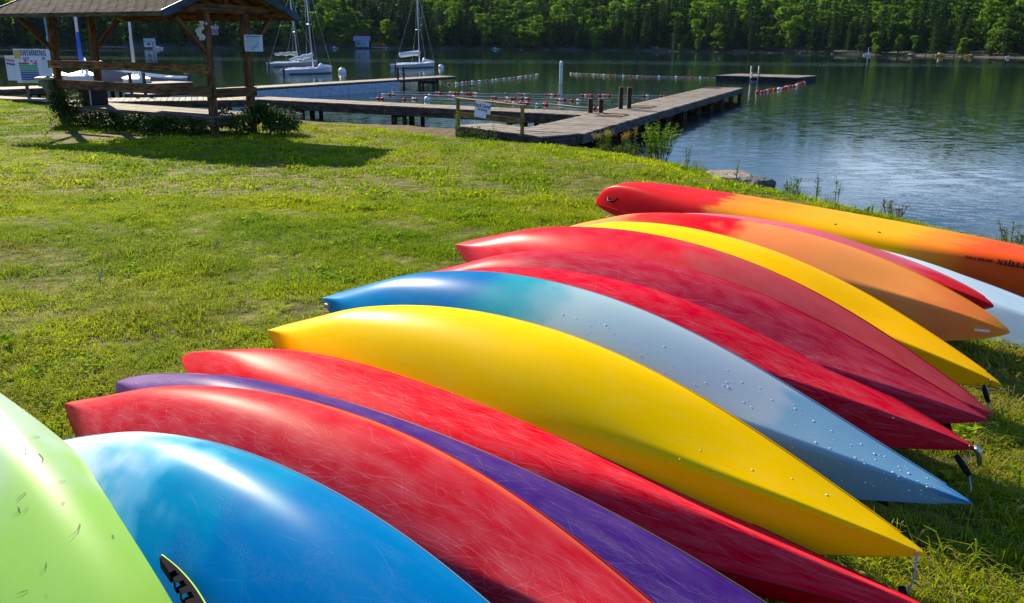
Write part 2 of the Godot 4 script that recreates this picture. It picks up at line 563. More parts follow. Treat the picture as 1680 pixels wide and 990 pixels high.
func make_forest() -> void:
	var leaf := leafy(0.5)
	var bark := mottled(0.11, 0.09, 0.07, 41, 1.5, 0.5)
	var kinds := []     # [crown mesh, trunk mesh, name, height]
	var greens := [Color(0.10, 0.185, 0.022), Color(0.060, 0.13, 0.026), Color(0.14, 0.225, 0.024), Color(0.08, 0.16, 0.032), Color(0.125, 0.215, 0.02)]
	for i in 5:
		var h: float = [11.0, 9.0, 12.5, 10.0, 7.5][i]
		kinds.append([broadleaf_crown(h, [3.9, 3.4, 4.2, 3.0, 3.1][i], 100 + i, 950, greens[i]), trunk_mesh(h * 0.85, 0.22, 200 + i), "broadleaf_tree", ["round fresh green leafy tree", "dense deep green leafy tree", "tall spreading yellowish green tree", "narrow mid green leafy tree", "low bushy light green tree"][i]])
	for i in 3:
		var h: float = [15.0, 12.5, 17.0][i]
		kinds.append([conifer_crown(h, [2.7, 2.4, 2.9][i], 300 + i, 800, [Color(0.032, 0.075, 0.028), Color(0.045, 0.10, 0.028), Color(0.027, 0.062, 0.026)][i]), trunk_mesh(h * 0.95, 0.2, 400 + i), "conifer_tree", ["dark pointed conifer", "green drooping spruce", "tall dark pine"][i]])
	rng.seed = 91
	var near := []
	var rest := []
	var cells := {}
	for pass_ in 2:
		var tries := 30000 if pass_ == 0 else 14000
		for t in tries:
			var ang := rng.randf_range(-0.72, 0.72)
			var dist := rng.randf_range(200.0, 470.0) if pass_ == 0 else rng.randf_range(330.0, 640.0)
			var x := sin(ang) * dist
			var z := -cos(ang) * dist
			var d := behind(x, z)
			if d < 0.6 or (pass_ == 0 and d > 105.0) or (pass_ == 1 and d <= 105.0) or d > 330.0: continue
			var gap := 3.5 if pass_ == 0 else 6.5
			if d < 8.0: gap = 2.8
			var key := Vector2i(floori(x / gap), floori(z / gap))
			if cells.has([pass_, key]): continue
			if Vector2(x + 54.5, z + 330).length() < 6.5 or Vector2(x + 106, z + 264).length() < 9.0: continue
			cells[[pass_, key]] = true
			var conif := big.get_noise_2d(x * 0.9 + 70.0, z * 0.9) + 0.225 * rng.randfn() + 0.22 * smoothstep(60.0, 10.0, d) > 0.25  # dark conifers massed towards the shore stand in for the shade there
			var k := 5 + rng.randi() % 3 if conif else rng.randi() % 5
			var sc := (0.46 + 0.66 * pow(rng.randf(), 1.4)) * (1.0 if d > 10.0 else 0.85)
			if pass_ == 1: sc *= 1.05
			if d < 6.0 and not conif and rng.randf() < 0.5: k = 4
			var tr := Transform3D(Basis(Vector3.UP, rng.randf() * TAU) * Basis.from_scale(Vector3(sc, sc * rng.randf_range(0.85, 1.15), sc)), Vector3(x, hill_height(x, z, d) - 0.1, z))
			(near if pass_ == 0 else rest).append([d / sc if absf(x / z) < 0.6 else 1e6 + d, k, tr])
	near.sort_custom(func(a, b): return a[0] < b[0])
	var protos := []
	for k in kinds: protos.append(null)
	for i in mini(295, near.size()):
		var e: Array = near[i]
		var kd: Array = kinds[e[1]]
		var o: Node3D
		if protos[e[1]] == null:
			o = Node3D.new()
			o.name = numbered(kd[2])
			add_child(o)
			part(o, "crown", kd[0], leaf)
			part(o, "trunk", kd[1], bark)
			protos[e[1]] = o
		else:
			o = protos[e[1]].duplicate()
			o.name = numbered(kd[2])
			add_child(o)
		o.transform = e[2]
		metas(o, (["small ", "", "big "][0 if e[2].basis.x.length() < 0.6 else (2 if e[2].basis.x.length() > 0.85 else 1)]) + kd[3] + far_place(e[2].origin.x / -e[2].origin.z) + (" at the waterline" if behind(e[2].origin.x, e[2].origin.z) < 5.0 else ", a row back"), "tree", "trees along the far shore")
	rest.append_array(near.slice(295))
	var forest := Node3D.new()
	forest.name = "forest"
	add_child(forest)
	metas(forest, "dense mixed wood covering the hillside behind the far shore trees", "forest", "", "stuff")
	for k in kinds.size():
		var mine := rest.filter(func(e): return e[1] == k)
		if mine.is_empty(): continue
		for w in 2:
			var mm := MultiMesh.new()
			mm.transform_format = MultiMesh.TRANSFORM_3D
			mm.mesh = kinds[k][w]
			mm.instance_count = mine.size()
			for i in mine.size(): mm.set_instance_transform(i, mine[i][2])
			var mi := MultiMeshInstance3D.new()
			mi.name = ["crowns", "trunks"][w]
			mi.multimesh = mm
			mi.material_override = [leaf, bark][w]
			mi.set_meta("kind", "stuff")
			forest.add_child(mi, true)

# ---------------------------------------------------------------- kayaks
func scratches(seed_: int, strokes: int, haze: float, strength := 1.0) -> ImageTexture:
	rng.seed = seed_
	var w := 2048
	var h := 512
	var speck := noise_of(seed_, 0.35, 2)
	var cloud := noise_of(seed_ + 1, 0.012, 4)
	var img := Image.create(w, h, false, Image.FORMAT_RGBA8)
	for y in h:
		var mid := smoothstep(0.02, 0.2, y / float(h)) * smoothstep(0.98, 0.8, y / float(h))
		for x in w:
			var c := clampf(cloud.get_noise_2d(x * 0.6, y * 1.8) * 1.6 + 0.25, 0.0, 1.0)
			var s := clampf(speck.get_noise_2d(x * 0.35, y * 1.6) * 0.9 + 0.25, 0.0, 1.0)
			img.set_pixel(x, y, Color(0.96, 0.84, 0.82, haze * mid * c * s))
	for i in strokes:
		var x := rng.randf() * w
		var y := clampf(0.5 + rng.randfn() * 0.2, 0.05, 0.95) * h
		var a := rng.randfn() * 0.10 + (rng.randf() * 1.6 - 0.8 if rng.randf() < 0.30 else 0.0)
		var bend := rng.randfn() * 0.0018
		var l := int(absf(rng.randfn()) * 45.0 + 12.0)
		var al := strength * rng.randf_range(0.04, 0.22) * (1.0 if rng.randf() < 0.3 else 0.55)
		for k in l:
			x += cos(a)
			y += sin(a) * 1.5
			a += bend
			if y < 1 or y >= h - 1: break
			var px := posmod(int(x), w)
			var fade := sin(PI * (k + 0.5) / l) * al
			var old := img.get_pixel(px, int(y))
			img.set_pixel(px, int(y), Color(0.97, 0.88, 0.86, clampf(old.a + fade, 0.0, 0.8)))
	return ImageTexture.create_from_image(img)

func hull_plastic(detail: ImageTexture, rough: float) -> StandardMaterial3D:
	var m := StandardMaterial3D.new()
	m.vertex_color_use_as_albedo = true
	m.roughness = rough
	m.metallic_specular = 0.08
	m.backlight_enabled = true
	m.backlight = Color(0.36, 0.36, 0.36)
	if detail:
		m.detail_enabled = true
		m.detail_albedo = detail
		m.detail_blend_mode = BaseMaterial3D.BLEND_MODE_MIX
	return m

# a kayak lying hull up: both tips, beam, how far it leans over (radians), hull depth and the fullness of its ends
func kayak(called: String, label: String, d: Array, stops: Array, opt := {}) -> Node3D:
	var A: Vector3 = d[0]
	var B: Vector3 = d[1]
	var beam: float = d[2]
	var phi: float = d[3]
	var Hk: float = d[4]
	var q: float = d[5]
	var kk: float = d[6]
	var ke: float = d[7]
	var mid := (A + B) * 0.5
	var o := thing(called, label, "kayak", Vector3(mid.x, 0.0, mid.z), 0.0, "kayaks lying hull up on the lawn")
	var a := (B - A).normalized()
	var L := (B - A).length()
	var upn := (Vector3.UP - a * a.y).normalized()
	var side := a.cross(upn)
	var n := upn * cos(phi) + side * sin(phi)
	var t := n.cross(a)
	var local := mid - o.position
	var NS := 110
	var NT := 30
	var mot := noise_of(hash(called + label) % 1000, 1.0, 4)
	var meshes := []
	var at := func(s: float, y: float, deck: bool) -> Vector3:
		var V := clampf(s + kk * (1.0 - s * s), -1.0, 1.0)
		var w := 1.0 - absf(s)
		var blunt := pow(clampf(w * 14.0, 0.0, 1.0), 0.5)
		var b := beam * 0.5 * pow(maxf(1.0 - pow(absf(V), 2.1), 0.0), q) + 0.015 * blunt
		var hk := Hk * pow(maxf(1.0 - pow(absf(V), ke), 0.0), 0.9) + 0.010 * blunt
		var hg := 0.03 * (1.0 - V * V)
		var h := hg
		if deck:
			h -= (float(opt.get("deck", 0.13)) * pow(maxf(1.0 - s * s, 0.0), 0.7) + 0.010 * blunt) * sqrt(maxf(1.0 - y * y, 0.0))
		else:
			var full := 1.0 if opt.has("round") else smoothstep(0.3 if s > 0.0 else 0.05, 0.9 if s > 0.0 else 0.45, w)
			var ms: float = 1.02 + (float(opt.get("flat", 2.5)) - 1.0) * full
			var es: float = 1.0 - (1.0 - float(opt.get("edge", 0.65))) * full
			h += (hk - hg) * pow(maxf(1.0 - pow(absf(y), ms), 0.0), es)
		return local + a * (s * L * 0.5) + t * (b * y) + n * h
	for deck in [false, true]:
		var st := SurfaceTool.new()
		st.begin(Mesh.PRIMITIVE_TRIANGLES)
		st.set_smooth_group(0)
		var P := []
		var C := []
		for i in NS + 1:
			var f := i / float(NS)
			var s := sin((f - 0.5) * PI) * 0.5 + (f - 0.5)     # closer rings at the ends
			for j in NT + 1:
				var th := -PI / 2 + PI * j / NT
				var y := sin(th)
				P.append(at.call(s, y, deck))
				var sn: float = s + 0.10 * mot.get_noise_2d(s * 6.0, y * 2.5) * float(opt.get("mottle", 1.0))
				var c := Color()
				for k in stops.size():
					if k == 0 or sn >= stops[k][0]:
						c = stops[k][1]
						if k + 1 < stops.size() and sn >= stops[k][0]:
							c = c.lerp(stops[k + 1][1], smoothstep(stops[k][0], stops[k + 1][0], sn))
				var fade: float = opt.get("fade", 0.0)
				if fade > 0.0 and not deck:
					c = c.lerp(opt.get("fade_color", Color(0.62, 0.22, 0.22)), fade * clampf(0.45 + 1.3 * mot.get_noise_2d(s * 9.0 + 30.0, y * 5.0), 0.0, 1.0) * (1.0 - 0.3 * y * y))
				if opt.has("rim"):
					c = c.lerp(opt.rim, smoothstep(0.90, 0.985, absf(y)) * 0.8)
				C.append(c)
		for i in NS:
			for j in NT:
				var e := i * (NT + 1) + j
				var order := [e, e + NT + 1, e + 1, e + 1, e + NT + 1, e + NT + 2]
				if deck: order.reverse()
				for k in order:
					st.set_color(C[k])
					st.set_uv(Vector2(float(k / (NT + 1)) / NS, float(k % (NT + 1)) / NT))
					st.add_vertex(P[k])
		st.index()
		st.generate_normals()
		meshes.append(st.commit())
	part(o, "hull", meshes[0], opt.get("skin", M.plastic))
	part(o, "deck", meshes[1], M.smooth_plastic)
	# the moulded seam where hull and deck meet
	for ys in [-1.0, 1.0]:
		var seam := Shape.new(true)
		var line := []
		for i in range(1, 40): line.append(at.call(-1.0 + i / 20.0, ys * 0.999, false))
		seam.tube(line, [0.0035], 5, false)
		part(o, "seam", seam.done(), opt.get("seam", M.smooth_grey))
	frames[o] = [at, n]
	return o

func kayak_point(o: Node3D, s: float, y: float, deck := false) -> Vector3:
	return o.position + (frames[o][0] as Callable).call(s, y, deck)

func drops(o: Node3D, s0: float, s1: float, count: int) -> void:
	var sh := Shape.new(true)
	for i in count:
		var s := rng.randf_range(s0, s1)
		var y := rng.randf_range(-0.8, 0.75)
		var p: Vector3 = (frames[o][0] as Callable).call(s, y, false)
		var r := 0.0014 + 0.0026 * pow(rng.randf(), 2.5)
		sh.ball(p, Vector3(r * rng.randf_range(0.8, 1.5), r * 0.6, r), 6, 4)
	var m := plain(0.85, 0.9, 0.95, 0.05)
	m.refraction_enabled = true
	m.refraction_scale = 0.033
	var pm := part(o, "water_drops", sh.done(), M.drop)
	pm.set_meta("kind", "stuff")

func skeg(o: Node3D, s: float, size: float) -> void:
	var p := kayak_point(o, s, 0.0, true)
	var sh := Shape.new()
	var inv := global_of(o).affine_inverse()
	var a: Vector3 = (kayak_point(o, 0.9, 0.0) - kayak_point(o, 0.5, 0.0)).normalized()
	var side := a.cross(Vector3.UP).normalized() * 0.006
	var c := [p + a * 0.02 + Vector3.UP * 0.03, p - a * 0.07 + Vector3.UP * 0.03, p + a * size * 0.35 - Vector3.UP * size * 0.75, p + a * size * 0.75 - Vector3.UP * size * 0.8, p + a * size * 0.6 - Vector3.UP * size * 0.45]
	for k in c.size(): c[k] = inv * c[k]
	for w in [1.0, -1.0]:
		for k in range(1, c.size() - 1):
			if w > 0: sh.tri(c[0] + side, c[k] + side, c[k + 1] + side)
			else: sh.tri(c[0] - side, c[k + 1] - side, c[k] - side)
	for k in c.size():
		var l := (k + 1) % c.size()
		sh.quad(c[k] + side, c[k] - side, c[l] - side, c[l] + side)
	part(o, "skeg", sh.done(), M.black)

func toggle(o: Node3D, s: float, drop: float, tilt: float) -> void:
	var p := kayak_point(o, s, 0.0)
	var low := p + Vector3(-0.03, -drop, 0.03)
	pipe(o, "cord", [p, p.lerp(low, 0.5) + Vector3(0.01, -0.01, 0), low], [0.003], M.cord, 5)
	var d := Vector3(cos(tilt) * 0.35, -sin(tilt), 0.35).normalized() * 0.042
	pipe(o, "toggle_handle", [low - d * 1.05, low - d, low - d * 0.5, low + d * 0.5, low + d, low + d * 1.05], [0.005, 0.010, 0.012, 0.012, 0.010, 0.005], M.black, 10)
	pipe(o, "cord", [low + d, low + d + Vector3(0.005, -0.05, 0.02), low + d + Vector3(-0.02, -0.09, 0.03)], [0.003], M.cord, 5)

func make_kayaks() -> void:
	M.scratch_heavy = scratches(501, 4200, 0.07, 0.8)
	M.scratch_light = scratches(502, 500, 0.05, 0.35)
	M.plastic = hull_plastic(M.scratch_light, 0.34)
	M.worn_plastic = hull_plastic(M.scratch_heavy, 0.36)
	M.worn_plastic.metallic_specular = 0.05
	M.smooth_plastic = hull_plastic(null, 0.4)
	M.glossy_plastic = hull_plastic(M.scratch_light, 0.31)
	M.smooth_grey = plain(0.05, 0.05, 0.05, 0.6)
	M.black = plain(0.012, 0.012, 0.013, 0.45)
	M.black.metallic_specular = 0.12
	M.rail_black = plain(0.02, 0.018, 0.02, 0.9)
	M.rail_black.metallic_specular = 0.06
	M.cord = plain(0.35, 0.30, 0.36, 0.9)
	M.seam_red = plain(0.40, 0.02, 0.02, 0.9)
	M.seam_yellow = plain(0.7, 0.36, 0.01, 0.9)
	M.seam_pale = plain(0.10, 0.24, 0.38, 0.8)
	M.seam_green = plain(0.45, 0.62, 0.10, 0.5)
	for w in [M.seam_red, M.seam_yellow, M.seam_pale, M.seam_green]: w.metallic_specular = 0.1
	M.drop = plain(0.9, 0.93, 0.95, 0.04)
	M.drop.refraction_enabled = true
	M.drop.refraction_scale = 0.033
	var yellow := Color(0.98, 0.56, 0.0)
	rng.seed = 600
	var o := kayak("kayak", "pale mint and lime green kayak with grass clippings stuck on it, nearest of all", [Vector3(-3.276, 0.376, -4.248), Vector3(-0.407, 0.033, -1.202), 0.640, 0.251, 0.212, 0.819, -0.347, 2.6],
		[[-1.0, Color(0.44, 0.58, 0.50)], [-0.1, Color(0.44, 0.60, 0.44)], [0.3, Color(0.30, 0.56, 0.11)], [1.0, Color(0.25, 0.52, 0.03)]], {"skin": M.plain_gloss if M.has("plain_gloss") else M.glossy_plastic, "seam": M.seam_green, "mottle": 1.6, "deck": 0.24, "round": true, "edge": 0.6, "flat": 2.8})
	green_details(o)
	o = kayak("kayak", "white and deep blue kayak beside the green one, blending from white to blue", [Vector3(-1.898, 0.159, -3.214), Vector3(0.490, 0.302, -1.028), 0.676, 0.755, 0.219, 0.986, 0.036, 2.6],
		[[-1.0, Color(0.40, 0.58, 0.74)], [-0.62, Color(0.50, 0.68, 0.82)], [-0.34, Color(0.10, 0.42, 0.62)], [-0.22, Color(0.0, 0.26, 0.46)], [0.1, Color(0.0, 0.18, 0.44)], [1.0, Color(0.0, 0.16, 0.42)]], {"skin": M.glossy_plastic, "seam": M.seam_pale, "mottle": 2.2})
	o = kayak("kayak", "faded scratched red kayak between the white and blue kayak and the purple one", [Vector3(-2.017, 0.170, -3.632), Vector3(0.622, 0.283, -1.610), 0.694, 0.730, 0.219, 1.169, 0.013, 2.6],
		[[-1.0, Color(0.66, 0.05, 0.06)], [-0.5, Color(0.58, 0.016, 0.03)], [1.0, Color(0.58, 0.012, 0.025)]], {"skin": M.worn_plastic, "fade": 0.34, "fade_color": Color(0.70, 0.13, 0.14), "rim": Color(0.8, 0.14, 0.06), "seam": M.seam_red})
	o = kayak("kayak", "narrow purple kayak with a rounded tip and a scratched hull", [Vector3(-1.852, 0.208, -3.800), Vector3(1.111, 0.193, -1.392), 0.617, 0.708, 0.222, 0.801, 0.004, 2.6],
		[[-1.0, Color(0.15, 0.08, 0.24)], [-0.5, Color(0.07, 0.028, 0.19)], [1.0, Color(0.05, 0.012, 0.15)]], {"skin": M.worn_plastic, "fade": 0.12, "fade_color": Color(0.3, 0.22, 0.42)})
	var pz := kayak_point(o, -0.17, -0.62)
	var pd := (kayak_point(o, -0.10, -0.62) - pz)
	pipe(o, "scupper_pad", [pz, pz + pd * 0.3 + Vector3.UP * 0.008, pz + pd * 0.7 + Vector3.UP * 0.008, pz + pd], [0.004, 0.018, 0.018, 0.004], M.black, 8)
	o = kayak("kayak", "bright red scratched kayak with a blunt tip beside the big yellow one", [Vector3(-1.695, 0.185, -4.215), Vector3(1.200, 0.265, -1.990), 0.520, 0.200, 0.165, 0.950, 0.250, 2.6],
		[[-1.0, Color(0.80, 0.03, 0.04)], [-0.4, Color(0.84, 0.004, 0.018)], [1.0, Color(0.80, 0.002, 0.018)]], {"skin": M.worn_plastic, "fade": 0.15, "seam": M.seam_red, "deck": 0.2})
	o = kayak("kayak", "broad bright yellow kayak in the middle of the row, between red and blue", [Vector3(-1.339, 0.227, -4.522), Vector3(1.213, 0.334, -2.217), 0.752, 0.876, 0.224, 1.156, 0.045, 2.6],
		[[-1.0, Color(0.90, 0.50, 0.03)], [-0.8, Color(1.0, 0.62, 0.0)], [1.0, yellow]], {"seam": M.seam_yellow})
	toggle(o, 0.985, 0.15, 1.1)
	drops(o, 0.5, 0.9, 9)
	o = kayak("kayak", "blue kayak turning pale grey blue towards the far tip, beaded with water drops", [Vector3(-1.142, 0.272, -5.003), Vector3(1.477, 0.353, -2.483), 0.780, 0.965, 0.223, 1.218, 0.084, 2.6],
		[[-1.0, Color(0.10, 0.42, 0.68)], [-0.9, Color(0.0, 0.20, 0.49)], [-0.32, Color(0.0, 0.17, 0.45)], [-0.12, Color(0.03, 0.34, 0.42)], [0.1, Color(0.36, 0.50, 0.53)], [0.58, Color(0.40, 0.47, 0.50)], [0.64, Color(0.20, 0.36, 0.46)], [0.93, Color(0.15, 0.33, 0.46)], [1.0, Color(0.03, 0.2, 0.42)]], {"skin": M.glossy_plastic, "seam": M.seam_pale, "mottle": 0.7})
	drops(o, 0.02, 0.95, 240)
	skeg(o, 0.80, 0.12)
	var hp := kayak_point(o, -0.93, -0.75)
	pipe(o, "carry_handle", [hp - Vector3(0.025, 0, 0), hp + Vector3(-0.012, 0.018, 0.012), hp + Vector3(0.03, 0.008, 0.02), hp + Vector3(0.05, -0.012, 0.012)], [0.004, 0.014, 0.014, 0.004], plain(0.35, 0.27, 0.22, 0.6), 8)
	o = kayak("kayak", "crimson kayak with metal fittings at its tip beside the blue and grey kayak", [Vector3(-0.802, 0.207, -5.517), Vector3(1.779, 0.281, -3.026), 0.707, 0.792, 0.239, 1.176, 0.053, 2.6],
		[[-1.0, Color(0.72, 0.03, 0.05)], [-0.3, Color(0.70, 0.004, 0.03)], [1.0, Color(0.56, 0.002, 0.02)]], {"skin": M.worn_plastic, "fade": 0.10, "seam": M.seam_red})
	var tp := kayak_point(o, 0.995, 0.0)
	pipe(o, "rudder_bracket", [tp, tp + Vector3(0.02, -0.02, 0.0), tp + Vector3(0.025, -0.07, 0.01)], [0.014, 0.012, 0.008], plain(0.45, 0.45, 0.46, 0.3, 0.9), 8)
	toggle(o, 0.985, 0.07, 0.5)
	drops(o, 0.0, 0.9, 10)
	o = kayak("kayak", "dull dark red kayak between the crimson one and the rosy one", [Vector3(-0.616, 0.244, -5.667), Vector3(1.894, 0.333, -3.174), 0.755, 0.933, 0.225, 1.174, 0.043, 2.6],
		[[-1.0, Color(0.55, 0.04, 0.07)], [-0.2, Color(0.48, 0.012, 0.04)], [1.0, Color(0.40, 0.008, 0.03)]], {"skin": M.worn_plastic, "fade": 0.34, "fade_color": Color(0.60, 0.11, 0.13), "seam": M.seam_red})
	skeg(o, 0.88, 0.10)
	o = kayak("kayak", "rosy faded red kayak just below the slim yellow one", [Vector3(-0.423, 0.328, -6.227), Vector3(1.998, 0.292, -3.328), 0.799, 0.968, 0.223, 1.106, 0.003, 2.6],
		[[-1.0, Color(0.82, 0.07, 0.09)], [-0.55, Color(0.82, 0.008, 0.03)], [-0.1, Color(0.80, 0.008, 0.03)], [0.3, Color(0.58, 0.07, 0.07)], [1.0, Color(0.56, 0.05, 0.05)]], {"fade": 0.18, "fade_color": Color(0.76, 0.18, 0.19), "seam": M.seam_red, "mottle": 2.0})
	drops(o, 0.0, 0.8, 10)
	o = kayak("kayak", "slim bright yellow kayak between the rosy red one and the orange one", [Vector3(0.297, 0.249, -7.052), Vector3(2.315, 0.221, -3.831), 0.690, 0.850, 0.226, 1.093, 0.043, 2.6],
		[[-1.0, Color(1.0, 0.64, 0.01)], [1.0, Color(0.96, 0.48, 0.0)]], {"seam": M.seam_yellow})
	toggle(o, 0.975, 0.06, 0.9)
	o = kayak("kayak", "peach and orange kayak with a red patch at its middle", [Vector3(0.410, 0.221, -7.288), Vector3(2.705, 0.265, -4.487), 0.717, 0.872, 0.228, 0.901, 0.005, 2.6],
		[[-1.0, Color(0.90, 0.42, 0.06)], [-0.66, Color(0.88, 0.26, 0.09)], [-0.44, Color(0.86, 0.03, 0.03)], [-0.1, Color(0.84, 0.006, 0.02)], [0.06, Color(0.94, 0.27, 0.09)], [0.6, Color(0.95, 0.33, 0.07)], [0.9, Color(0.95, 0.22, 0.05)], [1.0, Color(0.92, 0.32, 0.02)]], {"seam": M.seam_yellow, "mottle": 1.2})
	var sp := kayak_point(o, 0.93, -0.5)
	var ax := (kayak_point(o, 0.97, -0.5) - sp).normalized()
	var nn := ((frames[o][1] as Vector3) - ax * ax.dot(frames[o][1])).normalized()
	nn = (nn * 0.5 + Vector3(-0.35, -0.1, 0.85)).normalized()
	var bz := ax.cross(nn).normalized()
	part(o, "sticker", box_mesh(Vector3(0.075, 0.003, 0.014), 0.0), plain(0.72, 0.70, 0.55, 0.6), global_of(o).affine_inverse() * Transform3D(Basis(ax, bz.cross(ax), bz), sp + nn * 0.004))
	kayak("kayak", "red kayak with a pink edge, only its tip showing behind the orange one", [Vector3(0.98, 0.18, -7.72), Vector3(2.75, 0.33, -4.76), 0.560, 0.616, 0.210, 0.824, 0.009, 2.6],
		[[-1.0, Color(0.72, 0.20, 0.24)], [0.6, Color(0.62, 0.10, 0.14)], [0.8, Color(0.55, 0.01, 0.015)], [1.0, Color(0.6, 0.01, 0.012)]], {"rim": Color(0.75, 0.30, 0.42), "seam": M.seam_red})
	kayak("kayak", "white kayak with pale blue underside lying below the long orange kayak", [Vector3(1.640, 0.08, -7.780), Vector3(3.440, 0.100, -4.590), 0.586, 0.546, 0.173, 0.827, 0.001, 2.6],
		[[-1.0, Color(0.60, 0.68, 0.72)], [0.2, Color(0.52, 0.63, 0.68)], [1.0, Color(0.30, 0.47, 0.57)]], {"skin": M.glossy_plastic, "seam": M.seam_pale})
	kayak("kayak", "shiny violet kayak almost hidden under the bow of the long red and orange kayak", [Vector3(1.190, 0.150, -8.360), Vector3(2.560, 0.100, -6.230), 0.631, 0.657, 0.195, 0.899, -0.012, 2.6],
		[[-1.0, Color(0.16, 0.05, 0.30)], [1.0, Color(0.12, 0.03, 0.26)]], {"skin": M.glossy_plastic})
	o = kayak("long_kayak", "long red, orange and yellow kayak, farthest of the row and nearest the water", [Vector3(0.840, 0.190, -8.800), Vector3(4.320, 0.050, -5.230), 0.802, 0.060, 0.285, 0.942, 0.012, 12.0],
		[[-1.0, Color(0.74, 0.018, 0.03)], [-0.40, Color(0.76, 0.02, 0.02)], [-0.37, Color(0.90, 0.26, 0.03)], [-0.2, Color(0.92, 0.33, 0.01)], [0.0, Color(0.92, 0.42, 0.004)], [0.24, Color(0.92, 0.42, 0.006)], [0.36, Color(0.90, 0.26, 0.02)], [0.50, Color(0.84, 0.09, 0.012)], [1.0, Color(0.8, 0.06, 0.01)]], {"seam": M.seam_red, "mottle": 0.5, "flat": 6.5, "edge": 0.55, "round": true, "deck": 0.20})
	var hb := kayak_point(o, -0.90, -0.95)
	var ha := (kayak_point(o, -0.85, -0.95) - hb).normalized()
	pipe(o, "grab_handle", [hb, hb + ha * 0.03 + Vector3(-0.02, -0.025, 0.05), hb + ha * 0.13 + Vector3(-0.02, -0.025, 0.05), hb + ha * 0.17], [0.010], M.black, 8)
	for s in [-0.535, -0.485]:
		var e := kayak_point(o, s, -0.98)
		pipe(o, "deck_fitting", [e + Vector3(0, 0.02, 0.005), e + Vector3(-0.008, 0.0, 0.02), e + Vector3(0, -0.02, 0.012)], [0.011], M.black, 6)
	for s in [0.06, 0.2]:
		var e := kayak_point(o, s, -0.45)
		pipe(o, "scupper_plug", [e - Vector3(0, 0.004, 0), e + Vector3(0, 0.004, 0)], [0.010], M.black, 10)
	# the maker's lettering, upside down since the boat lies on its deck
	var lp := kayak_point(o, 0.60, -0.80)
	var lx := -(kayak_point(o, 0.66, -0.80) - kayak_point(o, 0.56, -0.80)).normalized()
	var ln := (kayak_point(o, 0.60, -0.70) - kayak_point(o, 0.60, -0.88)).normalized()
	var lnorm := (-lx).cross(ln).normalized()
	if lnorm.y < 0: lnorm = -lnorm
	var ly := lnorm.cross(lx).normalized()
	words(o, "NATTIJIX", 0.034, global_of(o).affine_inverse() * Transform3D(Basis(lx, ly, lnorm), lp + lnorm * 0.012), M.black, 1.2, "Droid Serif")
	var lp2 := kayak_point(o, 0.50, -0.80)
	words(o, "MOXX.TWO", 0.018, global_of(o).affine_inverse() * Transform3D(Basis(lx, ly, lnorm), lp2 + lnorm * 0.010), M.black, 1.2, "Droid Serif")

